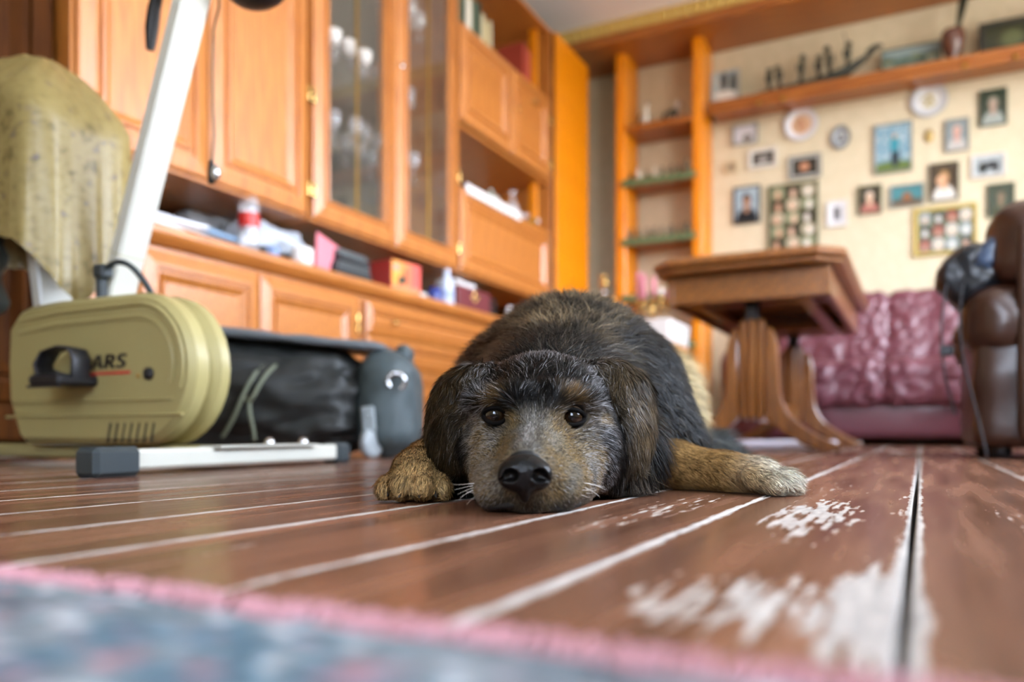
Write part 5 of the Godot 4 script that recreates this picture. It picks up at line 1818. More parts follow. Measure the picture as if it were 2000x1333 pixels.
# ------------------------------------------------------------------ rug in front of the camera
func build_rug() -> void:
	var o := thing("rug", "worn blue-grey woven rug with a fuzzy pink edge before the dog", "rug", Vector3(-0.2, 0, 0.4))
	var W := 384
	var im := Image.create(W, W, false, Image.FORMAT_RGB8)
	var n := noise(0.02, 3, 121)
	var n2 := noise(0.05, 3, 122)
	var n3 := noise(0.16, 2, 123)
	for y in W:
		for x in W:
			var a := n.get_noise_2d(x, y * 1.6)
			var b := n2.get_noise_2d(x * 1.3 + 90, y)
			var c := hexc("737b80").lerp(hexc("45606e"), clampf(0.4 + 2.2 * a, 0, 1))
			c = c.lerp(hexc("b4b2b4"), clampf(b * 3.2 - 0.35, 0, 1) * 0.9)
			c = c.lerp(hexc("a87880"), clampf(-b * 3.4 - 0.85, 0, 1))
			c = c.lerp(hexc("3a464e"), clampf(-a * 4.0 - 0.9, 0, 1) * 0.6)
			im.set_pixel(x, y, c * (1.0 + 0.35 * n3.get_noise_2d(x, y)))
	var m := StandardMaterial3D.new()
	m.albedo_texture = ImageTexture.create_from_image(im)
	m.roughness = 0.95
	m.uv1_triplanar = true
	m.uv1_scale = Vector3(1.0, 1.0, 1.5)
	var s := st()
	s.set_smooth_group(1)
	var bn := noise(60.0, 2, 124)
	var nx := 150
	var nz := 70
	var f := func(i: int, j: int) -> Vector3:
		var x := lerpf(-1.3, 1.3, float(i) / nx)
		var t := float(j) / nz
		var z := lerpf(-0.612, 1.2, t * t)
		var edge := minf(1.0, (z + 0.62) / 0.02)
		return Vector3(x, 0.001 + (0.008 + 0.0022 * bn.get_noise_2d(x, z)) * sqrt(clampf(edge, 0, 1)), z + 0.006 * n.get_noise_2d(x * 300.0, 3.0) * (1.0 - t))
	for i in nx:
		for j in nz:
			quad(s, f.call(i, j + 1), f.call(i + 1, j + 1), f.call(i + 1, j), f.call(i, j))
	for i in nx:
		var a: Vector3 = f.call(i, 0)
		var b: Vector3 = f.call(i + 1, 0)
		quad(s, b, Vector3(b.x, 0.0005, b.z - 0.002), Vector3(a.x, 0.0005, a.z - 0.002), a)
	part("pile", s, m, o)
	# pink binding: short yarn loops along the edge
	var pts := PackedVector3Array()
	s = st()
	s.set_smooth_group(1)
	for i in 900:
		var x := lerpf(-0.75, 0.75, i / 899.0) + rng.randf_range(-0.002, 0.002)
		var z := -0.612 + 0.006 * n.get_noise_2d(x * 300.0, 3.0) + rng.randf_range(-0.003, 0.004)
		var d := Vector3(rng.randf_range(-0.004, 0.004), 0, -rng.randf_range(0.004, 0.011))
		tube(s, [Vector3(x, 0.003, z + 0.006), Vector3(x, 0.011, z) + d * 0.3, Vector3(x, 0.006, z) + d * 0.8, Vector3(x, 0.0012, z) + d], [0.0016, 0.0016, 0.0014, 0.001], 4, false)
	var e := part("pink_edge", s, plain(hexc("c48e96"), 0.9), o)
	e.set_meta("kind", "stuff")
	e.set_meta("label", "fuzzy pink yarn edge")

# ------------------------------------------------------------------ the dog: local x to the picture's side, y up, z towards the camera
# a solid is [kind, a, b, ra, rb, blend, cut, turn, zone]: kind 0 a tapered capsule a-b with radii ra, rb; kind 1 an ellipsoid at a with radii b
func cap(a: Vector3, b: Vector3, ra: float, rb: float, k: float, zone: String, cut := false) -> Array:
	return [0, a, b, ra, rb, k, cut, Basis(), zone]

func ell(c: Vector3, r: Vector3, k: float, zone: String, turn := Basis(), cut := false) -> Array:
	return [1, c, r, 0.0, 0.0, k, cut, turn.transposed(), zone]

func sd(s: Array, p: Vector3) -> float:
	if s[0] == 0:
		var a: Vector3 = s[1]
		var ab: Vector3 = s[2] - a
		var h := clampf((p - a).dot(ab) / maxf(ab.length_squared(), 1e-9), 0.0, 1.0)
		return (p - a - ab * h).length() - lerpf(s[3], s[4], h)
	var r: Vector3 = s[2]
	var t: Basis = s[7]
	var q: Vector3 = t * (p - s[1])
	var k0 := (q / r).length()
	var k1 := (q / (r * r)).length()
	return k0 * (k0 - 1.0) / maxf(k1, 1e-6) if k0 > 1e-6 else -minf(r.x, minf(r.y, r.z))

func field_mesh(solids: Array, lo: Vector3, hi: Vector3, cell: float, ground := true) -> Array:   # [vertices, normals, indices] by surface nets
	var nx := int((hi.x - lo.x) / cell) + 2
	var ny := int((hi.y - lo.y) / cell) + 2
	var nz := int((hi.z - lo.z) / cell) + 2
	var f := PackedFloat32Array()
	f.resize(nx * ny * nz)
	f.fill(0.06)
	for s in solids:
		var reach: float = (maxf(s[3], s[4]) if s[0] == 0 else maxf(s[2].x, maxf(s[2].y, s[2].z))) + s[5] + cell * 2.0
		var p0: Vector3 = s[1] if s[0] == 1 else Vector3(minf(s[1].x, s[2].x), minf(s[1].y, s[2].y), minf(s[1].z, s[2].z))
		var p1: Vector3 = s[1] if s[0] == 1 else Vector3(maxf(s[1].x, s[2].x), maxf(s[1].y, s[2].y), maxf(s[1].z, s[2].z))
		var i0 := clampi(int((p0.x - reach - lo.x) / cell), 0, nx - 1)
		var i1 := clampi(int((p1.x + reach - lo.x) / cell) + 1, 0, nx - 1)
		var j0 := clampi(int((p0.y - reach - lo.y) / cell), 0, ny - 1)
		var j1 := clampi(int((p1.y + reach - lo.y) / cell) + 1, 0, ny - 1)
		var l0 := clampi(int((p0.z - reach - lo.z) / cell), 0, nz - 1)
		var l1 := clampi(int((p1.z + reach - lo.z) / cell) + 1, 0, nz - 1)
		var k: float = s[5]
		var cut: bool = s[6]
		for i in range(i0, i1 + 1):
			for j in range(j0, j1 + 1):
				var at := (i * ny + j) * nz
				for l in range(l0, l1 + 1):
					var d := sd(s, Vector3(lo.x + i * cell, lo.y + j * cell, lo.z + l * cell))
					var g := f[at + l]
					if cut:
						d = -d
						var h := maxf(k - absf(d - g), 0.0) / k
						f[at + l] = maxf(d, g) + h * h * k * 0.25
					else:
						var h := maxf(k - absf(d - g), 0.0) / k
						f[at + l] = minf(d, g) - h * h * k * 0.25
	if ground:
		for i in nx:
			for j in ny:
				var y := lo.y + j * cell
				if y < 0.02:
					for l in nz:
						var at := (i * ny + j) * nz + l
						f[at] = maxf(f[at], 0.0008 - y)
	var where := PackedInt32Array()
	where.resize(nx * ny * nz)
	where.fill(-1)
	var v := PackedVector3Array()
	var n := PackedVector3Array()
	var idx := PackedInt32Array()
	var o := [0, 1, nz, nz + 1, ny * nz, ny * nz + 1, ny * nz + nz, ny * nz + nz + 1]
	for i in nx - 1:
		for j in ny - 1:
			for l in nz - 1:
				var at := (i * ny + j) * nz + l
				var c0 := f[at]
				if absf(c0) > cell * 2.5:
					continue
				var c1 := f[at + 1]
				var c2 := f[at + nz]
				var c3 := f[at + nz + 1]
				var c4 := f[at + o[4]]
				var c5 := f[at + o[5]]
				var c6 := f[at + o[6]]
				var c7 := f[at + o[7]]
				var inside := int(c0 < 0) + int(c1 < 0) + int(c2 < 0) + int(c3 < 0) + int(c4 < 0) + int(c5 < 0) + int(c6 < 0) + int(c7 < 0)
				if inside == 0 or inside == 8:
					continue
				var sum := Vector3.ZERO
				var m := 0
				if (c0 < 0) != (c1 < 0): sum += Vector3(0, 0, c0 / (c0 - c1)); m += 1
				if (c2 < 0) != (c3 < 0): sum += Vector3(0, 1, c2 / (c2 - c3)); m += 1
				if (c4 < 0) != (c5 < 0): sum += Vector3(1, 0, c4 / (c4 - c5)); m += 1
				if (c6 < 0) != (c7 < 0): sum += Vector3(1, 1, c6 / (c6 - c7)); m += 1
				if (c0 < 0) != (c2 < 0): sum += Vector3(0, c0 / (c0 - c2), 0); m += 1
				if (c1 < 0) != (c3 < 0): sum += Vector3(0, c1 / (c1 - c3), 1); m += 1
				if (c4 < 0) != (c6 < 0): sum += Vector3(1, c4 / (c4 - c6), 0); m += 1
				if (c5 < 0) != (c7 < 0): sum += Vector3(1, c5 / (c5 - c7), 1); m += 1
				if (c0 < 0) != (c4 < 0): sum += Vector3(c0 / (c0 - c4), 0, 0); m += 1
				if (c1 < 0) != (c5 < 0): sum += Vector3(c1 / (c1 - c5), 0, 1); m += 1
				if (c2 < 0) != (c6 < 0): sum += Vector3(c2 / (c2 - c6), 1, 0); m += 1
				if (c3 < 0) != (c7 < 0): sum += Vector3(c3 / (c3 - c7), 1, 1); m += 1
				where[at] = v.size()
				v.append(lo + (Vector3(i, j, l) + sum / m) * cell)
				n.append(Vector3(c4 + c5 + c6 + c7 - c0 - c1 - c2 - c3, c2 + c3 + c6 + c7 - c0 - c1 - c4 - c5, c1 + c3 + c5 + c7 - c0 - c2 - c4 - c6).normalized())
	for i in range(1, nx - 1):
		for j in range(1, ny - 1):
			for l in range(1, nz - 1):
				var at := (i * ny + j) * nz + l
				var c0 := f[at]
				if absf(c0) > cell * 2.5:
					continue
				for ax in 3:
					var st_: int = [ny * nz, nz, 1][ax]
					var c1 := f[at + st_]
					if (c0 < 0) == (c1 < 0):
						continue
					var u: int = [nz, 1, ny * nz][ax]
					var w: int = [1, ny * nz, nz][ax]
					var a := where[at]
					var b := where[at - u]
					var c := where[at - u - w]
					var d := where[at - w]
					if a < 0 or b < 0 or c < 0 or d < 0:
						continue
					if c0 < 0:   # the surface faces along +axis
						idx.append_array([a, d, c, a, c, b])
					else:
						idx.append_array([a, c, d, a, b, c])
	return [v, n, idx]

var coat_n: FastNoiseLite
var coat_f: FastNoiseLite
# zone: hair length, lift, width, colour
const ZONES := {
	"muzzle": [0.005, 0.28, 0.0007, Color(0.44, 0.37, 0.27)],
	"skull": [0.017, 0.36, 0.0008, Color(0.06, 0.057, 0.055)],
	"cheek": [0.012, 0.3, 0.0008, Color(0.34, 0.29, 0.22)],
	"ruff": [0.03, 0.4, 0.0009, Color(0.06, 0.057, 0.053)],
	"ear_brown_shaded": [0.018, 0.18, 0.0009, Color(0.17, 0.135, 0.085)],  # brown ear, with its shade painted into the coat colour
	"ear_tan_lit": [0.018, 0.2, 0.0009, Color(0.30, 0.255, 0.195)],  # grey-tan ear, coat colour made paler for the light falling on it
	"neck": [0.04, 0.42, 0.001, Color(0.07, 0.068, 0.064)],
	"back": [0.036, 0.4, 0.0011, Color(0.075, 0.072, 0.066)],
	"chest": [0.045, 0.34, 0.0011, Color(0.055, 0.053, 0.05)],
	"shoulder": [0.026, 0.28, 0.001, Color(0.07, 0.07, 0.07)],
	"leg": [0.011, 0.22, 0.0008, Color(0.58, 0.45, 0.28)],
	"paw": [0.0095, 0.3, 0.0008, Color(0.68, 0.56, 0.38)],
	"paw_white": [0.017, 0.42, 0.0008, Color(0.88, 0.85, 0.80)],
	"thigh": [0.06, 0.42, 0.0014, Color(0.72, 0.64, 0.48)],
	"tail": [0.05, 0.3, 0.0014, Color(0.16, 0.17, 0.165)]}
const NOSE_AT := Vector3(0.0106, 0.036, 0.07)

func smooth(a: float, b: float, x: float) -> float:
	return smoothstep(a, b, x)

func coat(p: Vector3, n: Vector3, solids: Array) -> Array:   # [colour, length, lift, width, flow, bare]
	var wsum := 0.0
	var c := Color(0, 0, 0)
	var ln := 0.0
	var lift := 0.0
	var wd := 0.0
	var flow := Vector3.ZERO
	var head := 0.0
	var bare := 0.0
	for s in solids:
		if s[6]:
			continue
		var d := absf(sd(s, p))
		if d > 0.06:
			continue
		var w := exp(-d / 0.006)
		var zone: String = s[8]
		var z: Array = ZONES[zone]
		wsum += w
		c += z[3] * w
		ln += z[0] * w
		lift += z[1] * w
		wd += z[2] * w
		var fl := Vector3(0, -0.4, -1)
		if zone in ["muzzle", "skull", "cheek"]:
			fl = (p - NOSE_AT - Vector3(0, 0.01, 0)).normalized()
			if zone == "cheek":
				fl += Vector3(signf(p.x - 0.025) * 0.3, -0.7, -0.1)
			elif zone == "skull":
				fl += Vector3(signf(p.x - 0.025) * 0.25 * smooth(0.02, 0.06, absf(p.x - 0.03)), 0.1, -0.3)
			head += w
		elif zone in ["ear_brown_shaded", "ear_tan_lit"]:
			fl = Vector3(signf(p.x - 0.03) * 0.25, -1.0, 0.1)
		elif zone == "ruff" or zone == "chest":
			fl = Vector3(signf(p.x - 0.05) * 0.25, -1.0, 0.05)
		elif zone == "neck":
			fl = Vector3((p.x - 0.06) * 3.0, -0.35, -1.0)
		elif zone == "back":
			fl = Vector3((p.x - 0.1) * 2.5, -0.35, -1.0)
		elif zone == "shoulder":
			fl = Vector3(0.35, -0.9, -0.35)
		elif zone == "leg" or zone == "paw" or zone == "paw_white" or zone == "tail":
			fl = (s[2] - s[1]).normalized() + Vector3(0, -0.25, 0)
		elif zone == "thigh":
			fl = Vector3(0.8, -0.5, 0.1)
		flow += fl * w
	if wsum <= 1e-9:
		return [Color(0.12, 0.115, 0.11), 0.02, 0.3, 0.001, Vector3(0, -0.3, -1), 0.0]
	c = c / wsum
	ln /= wsum
	lift /= wsum
	wd /= wsum
	flow /= wsum
	head /= wsum
	var nz := coat_n.get_noise_3dv(p)
	if head > 0.02:
		# the face: tan mask, black forehead, tan brow spots, pale bridge
		var u := p.x - (0.0125 + (0.058 - p.z) * 0.11)
		var au := absf(u)
		var black := Color(0.055, 0.052, 0.05)
		var tan_ := Color(0.41, 0.335, 0.215).lerp(Color(0.37, 0.345, 0.305), clampf(0.5 + 1.2 * nz, 0, 1))
		var h := black
		var mask := (1.0 - smooth(0.085, 0.1, p.y)) * (1.0 - smooth(0.056, 0.074, au + 0.02 * nz)) * smooth(-0.115, -0.085, p.z)
		h = h.lerp(tan_, mask)
		var brow := exp(-(pow((au - 0.034) / 0.012, 2) + pow((p.y - 0.1025 + 0.25 * (au - 0.034)) / 0.0065, 2))) * smooth(-0.11, -0.06, p.z)
		h = h.lerp(Color(0.44, 0.345, 0.225), clampf(brow * 1.0, 0, 1))
		# dark wedge running down between the brows, greyer bridge below it
		var wedge := (1.0 - smooth(0.012, 0.027, au)) * smooth(0.083, 0.095, p.y)
		h = h.lerp(black, wedge * 0.9)
		var bridge := (1.0 - smooth(0.008, 0.019, au)) * smooth(0.05, 0.058, p.y) * (1.0 - smooth(0.086, 0.1, p.y))
		h = h.lerp(Color(0.30, 0.29, 0.275), bridge * 0.8)
		var streak := exp(-pow((u + 0.002) / 0.005, 2)) * smooth(0.056, 0.064, p.y) * (1.0 - smooth(0.082, 0.092, p.y))
		h = h.lerp(Color(0.52, 0.51, 0.5), streak * 0.7)
		var ring := (0.0 if p.z < -0.09 else 1.0) * exp(-pow((Vector2(au - 0.0374, p.y - 0.086).length() - 0.0135) / 0.005, 2))
		h = h.lerp(Color(0.16, 0.12, 0.07), ring * 0.35)
		var lips := (1.0 - smooth(0.008, 0.02, p.y)) * smooth(-0.03, 0.01, p.z)
		h = h.lerp(Color(0.19, 0.17, 0.14), lips * 0.75)
		var under := (1.0 - smooth(0.022, 0.034, p.y)) * (1.0 - smooth(0.006, 0.02, au)) * smooth(0.03, 0.05, p.z)
		h = h.lerp(Color(0.2, 0.18, 0.15), under * 0.6)
		c = c.lerp(h, clampf(head * 1.2, 0, 1))
		ln = lerpf(ln, 0.005, clampf(mask * 0.8, 0, 1) * head)
		for e in [Vector3(-0.0163, 0.0868, -0.024), Vector3(0.0584, 0.0853, -0.028)]:
			if p.distance_to(e) < 0.0128:
				bare = 1.0
		if p.distance_to(NOSE_AT) < 0.019:
			bare = 1.0
	else:
		# grizzled back: tan under-colour showing in streaks
		if p.z < -0.2 and p.y > 0.1:
			c = c.lerp(Color(0.48, 0.41, 0.31), clampf(0.4 + 1.7 * nz, 0, 1) * 0.75 * smooth(0.13, 0.2, p.y) * (1.0 - smooth(0.1, 0.2, p.x)))
		if p.x > 0.25 and p.z > -0.3:
			c = c.lerp(Color(0.80, 0.76, 0.68), 0.85 * smooth(0.262, 0.29, p.x))
		if p.z > -0.3 and p.y < 0.06 and p.x > 0.1 and p.x < 0.17:
			c = c.lerp(Color(0.62, 0.58, 0.52), (1.0 - smooth(0.02, 0.06, p.y)) * clampf(0.5 + 2.0 * nz, 0, 1) * (1.0 - smooth(0.145, 0.165, p.x)))
	c = c * (1.0 + (0.12 if head > 0.02 or (p.y < 0.06 and p.z > -0.31) else 0.5) * nz)
	return [c, ln, lift, wd, flow, bare]

func build_dog() -> void:
	coat_n = noise(28.0, 3, 201)
	coat_f = noise(55.0, 2, 202)
	var d0 := 0.75
	var dog := thing("dog", "large black and tan long-haired dog lying with its chin on the plank floor", "dog", Vector3(-SIN_A * d0, 0, -COS_A * d0), atan2(SIN_A, COS_A))
	var ear_l := Basis(Vector3.UP, -0.55) * Basis(Vector3(0, 0, 1), -0.22)
	var ear_r := Basis(Vector3.UP, 0.6) * Basis(Vector3(0, 0, 1), 0.12)
	var head := [
		ell(Vector3(0.032, 0.088, -0.108), Vector3(0.068, 0.062, 0.075), 0.02, "skull"),
		ell(Vector3(0.0265, 0.079, -0.052), Vector3(0.054, 0.038, 0.043), 0.018, "skull"),
		cap(Vector3(0.0235, 0.05, -0.03), Vector3(0.0135, 0.035, 0.05), 0.034, 0.0255, 0.016, "muzzle"),
		cap(Vector3(0.0225, 0.071, -0.03), Vector3(0.0115, 0.043, 0.06), 0.0165, 0.0125, 0.012, "muzzle"),
		cap(Vector3(-0.012, 0.026, -0.03), Vector3(-0.0125, 0.02, 0.034), 0.028, 0.02, 0.014, "muzzle"),
		cap(Vector3(0.056, 0.026, -0.03), Vector3(0.0395, 0.02, 0.036), 0.028, 0.02, 0.014, "muzzle"),
		cap(Vector3(0.024, 0.014, -0.03), Vector3(0.016, 0.011, 0.045), 0.026, 0.016, 0.012, "muzzle"),
		ell(Vector3(-0.013, 0.054, -0.07), Vector3(0.036, 0.046, 0.044), 0.018, "cheek"),
		ell(Vector3(0.071, 0.052, -0.074), Vector3(0.038, 0.046, 0.044), 0.018, "cheek"),
		cap(Vector3(-0.03, 0.1, -0.035), Vector3(0.004, 0.103, -0.022), 0.011, 0.01, 0.014, "skull"),
		cap(Vector3(0.042, 0.102, -0.024), Vector3(0.072, 0.099, -0.041), 0.01, 0.011, 0.014, "skull"),
		ell(Vector3(-0.018, 0.087, -0.016), Vector3(0.0125, 0.0105, 0.014), 0.01, "muzzle", Basis(), true),
		ell(Vector3(0.06, 0.0855, -0.02), Vector3(0.0125, 0.0105, 0.014), 0.01, "muzzle", Basis(), true),
		# ruff and throat
		ell(Vector3(-0.028, 0.05, -0.125), Vector3(0.035, 0.05, 0.05), 0.02, "ruff"),
		ell(Vector3(0.094, 0.05, -0.125), Vector3(0.03, 0.05, 0.05), 0.02, "ruff"),
		# ears
		ell(Vector3(-0.045, 0.114, -0.108), Vector3(0.034, 0.027, 0.018), 0.018, "ear_brown_shaded", Basis(Vector3(0, 0, 1), 0.6)),
		ell(Vector3(-0.063, 0.084, -0.098), Vector3(0.03, 0.045, 0.013), 0.014, "ear_brown_shaded", ear_l),
		ell(Vector3(-0.062, 0.063, -0.08), Vector3(0.026, 0.034, 0.011), 0.012, "ear_brown_shaded", ear_l),
		ell(Vector3(0.108, 0.118, -0.12), Vector3(0.036, 0.029, 0.018), 0.018, "ear_tan_lit", Basis(Vector3(0, 0, 1), -0.5)),
		ell(Vector3(0.129, 0.09, -0.108), Vector3(0.026, 0.045, 0.013), 0.014, "ear_tan_lit", ear_r),
		ell(Vector3(0.127, 0.066, -0.097), Vector3(0.022, 0.034, 0.011), 0.012, "ear_tan_lit", ear_r)]
	var trunk := [
		cap(Vector3(0.035, 0.085, -0.16), Vector3(0.075, 0.135, -0.36), 0.07, 0.105, 0.05, "neck"),
		ell(Vector3(0.085, 0.125, -0.47), Vector3(0.125, 0.128, 0.2), 0.05, "back"),
		ell(Vector3(0.13, 0.11, -0.72), Vector3(0.125, 0.115, 0.22), 0.06, "back"),
		ell(Vector3(0.18, 0.105, -0.94), Vector3(0.13, 0.11, 0.14), 0.06, "back"),
		ell(Vector3(0.045, 0.045, -0.2), Vector3(0.095, 0.055, 0.1), 0.03, "chest"),
		ell(Vector3(0.12, 0.05, -0.19), Vector3(0.045, 0.055, 0.07), 0.03, "chest"),
		cap(Vector3(0.16, 0.13, -0.36), Vector3(0.2, 0.055, -0.31), 0.075, 0.05, 0.04, "shoulder"),
		cap(Vector3(-0.0, 0.12, -0.36), Vector3(-0.045, 0.055, -0.28), 0.07, 0.045, 0.04, "neck"),
		ell(Vector3(0.278, 0.11, -0.78), Vector3(0.06, 0.105, 0.12), 0.03, "thigh"),
		cap(Vector3(0.27, 0.04, -0.68), Vector3(0.36, 0.03, -0.72), 0.042, 0.034, 0.02, "tail"),
		cap(Vector3(0.36, 0.03, -0.72), Vector3(0.435, 0.016, -0.78), 0.032, 0.012, 0.02, "tail")]
	var legs := [
		cap(Vector3(0.165, 0.035, -0.3), Vector3(0.2, 0.029, -0.262), 0.04, 0.03, 0.02, "leg"),
		cap(Vector3(0.2, 0.029, -0.262), Vector3(0.252, 0.023, -0.21), 0.029, 0.0225, 0.015, "leg"),
		cap(Vector3(0.252, 0.022, -0.21), Vector3(0.285, 0.019, -0.178), 0.0225, 0.0215, 0.012, "leg"),
		cap(Vector3(0.276, 0.024, -0.196), Vector3(0.304, 0.017, -0.186), 0.0135, 0.0115, 0.003, "paw_white"),
		cap(Vector3(0.28, 0.024, -0.184), Vector3(0.311, 0.0155, -0.166), 0.0135, 0.012, 0.003, "paw_white"),
		cap(Vector3(0.278, 0.022, -0.174), Vector3(0.305, 0.0145, -0.147), 0.0135, 0.012, 0.003, "paw_white"),
		cap(Vector3(0.27, 0.02, -0.168), Vector3(0.288, 0.0135, -0.136), 0.0125, 0.011, 0.003, "paw"),
		cap(Vector3(-0.05, 0.04, -0.29), Vector3(-0.096, 0.03, -0.2), 0.04, 0.03, 0.02, "leg"),
		cap(Vector3(-0.096, 0.03, -0.2), Vector3(-0.1, 0.026, -0.11), 0.028, 0.024, 0.015, "leg"),
		cap(Vector3(-0.1, 0.026, -0.11), Vector3(-0.1, 0.022, -0.08), 0.025, 0.023, 0.012, "paw"),
		cap(Vector3(-0.114, 0.022, -0.095), Vector3(-0.127, 0.0135, -0.07), 0.0125, 0.0112, 0.003, "paw"),
		cap(Vector3(-0.106, 0.027, -0.09), Vector3(-0.111, 0.017, -0.053), 0.0135, 0.012, 0.003, "paw"),
		cap(Vector3(-0.094, 0.027, -0.09), Vector3(-0.0895, 0.017, -0.052), 0.0135, 0.012, 0.003, "paw"),
		cap(Vector3(-0.084, 0.023, -0.095), Vector3(-0.073, 0.014, -0.064), 0.0125, 0.0112, 0.003, "paw")]
	var sets := [
		[head, field_mesh(head, Vector3(-0.125, -0.012, -0.21), Vector3(0.19, 0.175, 0.09), 0.0042), 1500000.0, 1.0],
		[trunk, field_mesh(trunk, Vector3(-0.17, -0.02, -1.12), Vector3(0.48, 0.29, -0.03), 0.0095), 260000.0, 1.0],
		[legs, field_mesh(legs, Vector3(-0.16, -0.012, -0.37), Vector3(0.345, 0.1, -0.02), 0.0048), 900000.0, 1.0]]
	# skin
	var bv := PackedVector3Array()
	var bn := PackedVector3Array()
	var bc := PackedColorArray()
	var bi := PackedInt32Array()
	# hair
	var hv := PackedVector3Array()
	var hn := PackedVector3Array()
	var hc := PackedColorArray()
	var hi := PackedInt32Array()
	for q in 3:
		var solids: Array = sets[q][0]
		var v: PackedVector3Array = sets[q][1][0]
		var n: PackedVector3Array = sets[q][1][1]
		var idx: PackedInt32Array = sets[q][1][2]
		var base := bv.size()
		var cs := PackedColorArray()
		var fl := PackedVector3Array()
		var pr := PackedVector3Array()    # length (0 where bare), lift, width
		for i in v.size():
			var a := coat(v[i], n[i], solids)
			cs.append(a[0])
			fl.append(a[4])
			pr.append(Vector3(0.0 if a[5] > 0.5 else a[1], a[2], a[3]))
			var bcol: Color = a[0]
			if a[5] > 0.5:
				bcol = Color(0.05, 0.045, 0.04)
			bcol.a = 1.0
			bc.append(bcol)
		bv.append_array(v)
		bn.append_array(n)
		for i in idx:
			bi.append(i + base)
		var others := []
		for r in 3:
			if r != q:
				others.append_array(sets[r][0])
		# grow the coat
		var dens: float = sets[q][2]
		for t in range(0, idx.size(), 3):
			var ia := idx[t]
			var ib := idx[t + 1]
			var ic := idx[t + 2]
			if v[ia].y < 0.003 and v[ib].y < 0.003 and v[ic].y < 0.003:
				continue
			if pr[ia].x <= 0.0 or pr[ib].x <= 0.0 or pr[ic].x <= 0.0:
				continue
			var nrm := (n[ia] + n[ib] + n[ic]).normalized()
			var dn := dens
			if nrm.z < -0.25:
				dn *= 0.3
			if q == 1 and v[ia].z < -0.6:
				dn *= 0.55
			if q == 1 and v[ia].z > -0.35:
				dn *= 1.5
			var area := (v[ib] - v[ia]).cross(v[ic] - v[ia]).length() * 0.5
			var want := area * dn
			var count := int(want) + int(rng.randf() < want - int(want))
			if count == 0:
				continue
			var hidden := false
			for o in others:
				if not o[6] and sd(o, v[ia]) < -0.008:
					hidden = true
					break
			if hidden:
				continue
			for k in count:
				var s1 := sqrt(rng.randf())
				var s2 := rng.randf()
				var wa := 1.0 - s1
				var wb := s1 * (1.0 - s2)
				var wc := s1 * s2
				var p := v[ia] * wa + v[ib] * wb + v[ic] * wc
				var nn := (n[ia] * wa + n[ib] * wb + n[ic] * wc).normalized()
				var prm := pr[ia] * wa + pr[ib] * wb + pr[ic] * wc
				var f := fl[ia] * wa + fl[ib] * wb + fl[ic] * wc
				var jit := Vector3(coat_f.get_noise_3dv(p), coat_f.get_noise_3d(p.y + 7.0, p.z, p.x), coat_f.get_noise_3d(p.z, p.x + 5.0, p.y))
				f = f.normalized() + jit * (0.4 if prm.x < 0.015 else 0.8) + Vector3(rng.randf_range(-0.2, 0.2), rng.randf_range(-0.2, 0.2), rng.randf_range(-0.2, 0.2))
				f = (f - nn * f.dot(nn))
				if f.length() < 0.05:
					f = nn.cross(Vector3(0.3, 0.2, 1))
				f = f.normalized()
				var len_ := prm.x * rng.randf_range(0.6, 1.25)
				var lf := prm.y * rng.randf_range(0.6, 1.5)
				var d1 := (f + nn * lf * 1.6).normalized()
				var d2 := (f + nn * lf * 0.5 + Vector3(0, -0.15, 0)).normalized()
				var side := d1.cross(nn).normalized() * prm.z * rng.randf_range(0.35, 0.65)
				var m := p + d1 * len_ * 0.5
				var tip := m + d2 * len_ * 0.5
				tip.y = maxf(tip.y, 0.0012)
				m.y = maxf(m.y, 0.0015)
				var hn_ := (nn + side.normalized() * rng.randf_range(-0.55, 0.55)).normalized()
				var col := cs[ia] * wa + cs[ib] * wb + cs[ic] * wc
				col = col * rng.randf_range(0.6, 1.4)
				if q == 0:
					# light sheen painted as pale hairs: crown, brow edge, temple and cheek
					var grey := 0.05 + 0.6 * smooth(0.122, 0.15, p.y) * (1.0 - smooth(0.0, 0.055, absf(p.x - 0.03))) + 0.4 * smooth(0.034, 0.052, absf(p.x - 0.027)) * (1.0 - smooth(0.066, 0.075, absf(p.x - 0.027)))
					if rng.randf() < grey:
						col = col.lerp(Color(0.66, 0.65, 0.66), rng.randf_range(0.3, 0.75))
				elif q == 1 and rng.randf() < 0.1:
					col = col.lerp(Color(0.5, 0.46, 0.4), 0.45)
				var c0 := col
				var c1 := col
				c0.a = 1.0
				c1.a = 1.0
				var b := hv.size()
				hv.append_array([p - side - nn * 0.0004, p + side - nn * 0.0004, m + side * 0.75, m - side * 0.75, tip])
				hn.append_array([hn_, hn_, hn_, hn_, hn_])
				hc.append_array([c0, c0, col, col, c1])
				hi.append_array([b, b + 2, b + 1, b, b + 3, b + 2, b + 3, b + 4, b + 2])
	print("hairs ", hv.size() / 5, " skin ", bv.size())
	var skin := plain(Color.WHITE, 0.7)
	skin.vertex_color_use_as_albedo = true
	skin.vertex_color_is_srgb = true
	inst("body", arrays(bv, bn, bc, bi), skin, dog)
	var fur := plain(Color.WHITE, 0.4)
	fur.vertex_color_use_as_albedo = true
	fur.vertex_color_is_srgb = true
	fur.metallic_specular = 0.24
	var fo := inst("fur", arrays(hv, hn, hc, hi), fur, dog)
	fo.set_meta("kind", "stuff")
	dog_face(dog)

func arrays(v: PackedVector3Array, n: PackedVector3Array, c: PackedColorArray, i: PackedInt32Array) -> ArrayMesh:
	var a := []
	a.resize(Mesh.ARRAY_MAX)
	a[Mesh.ARRAY_VERTEX] = v
	a[Mesh.ARRAY_NORMAL] = n
	if c.size():
		a[Mesh.ARRAY_COLOR] = c
	a[Mesh.ARRAY_INDEX] = i
	var m := ArrayMesh.new()
	m.add_surface_from_arrays(Mesh.PRIMITIVE_TRIANGLES, a)
	return m

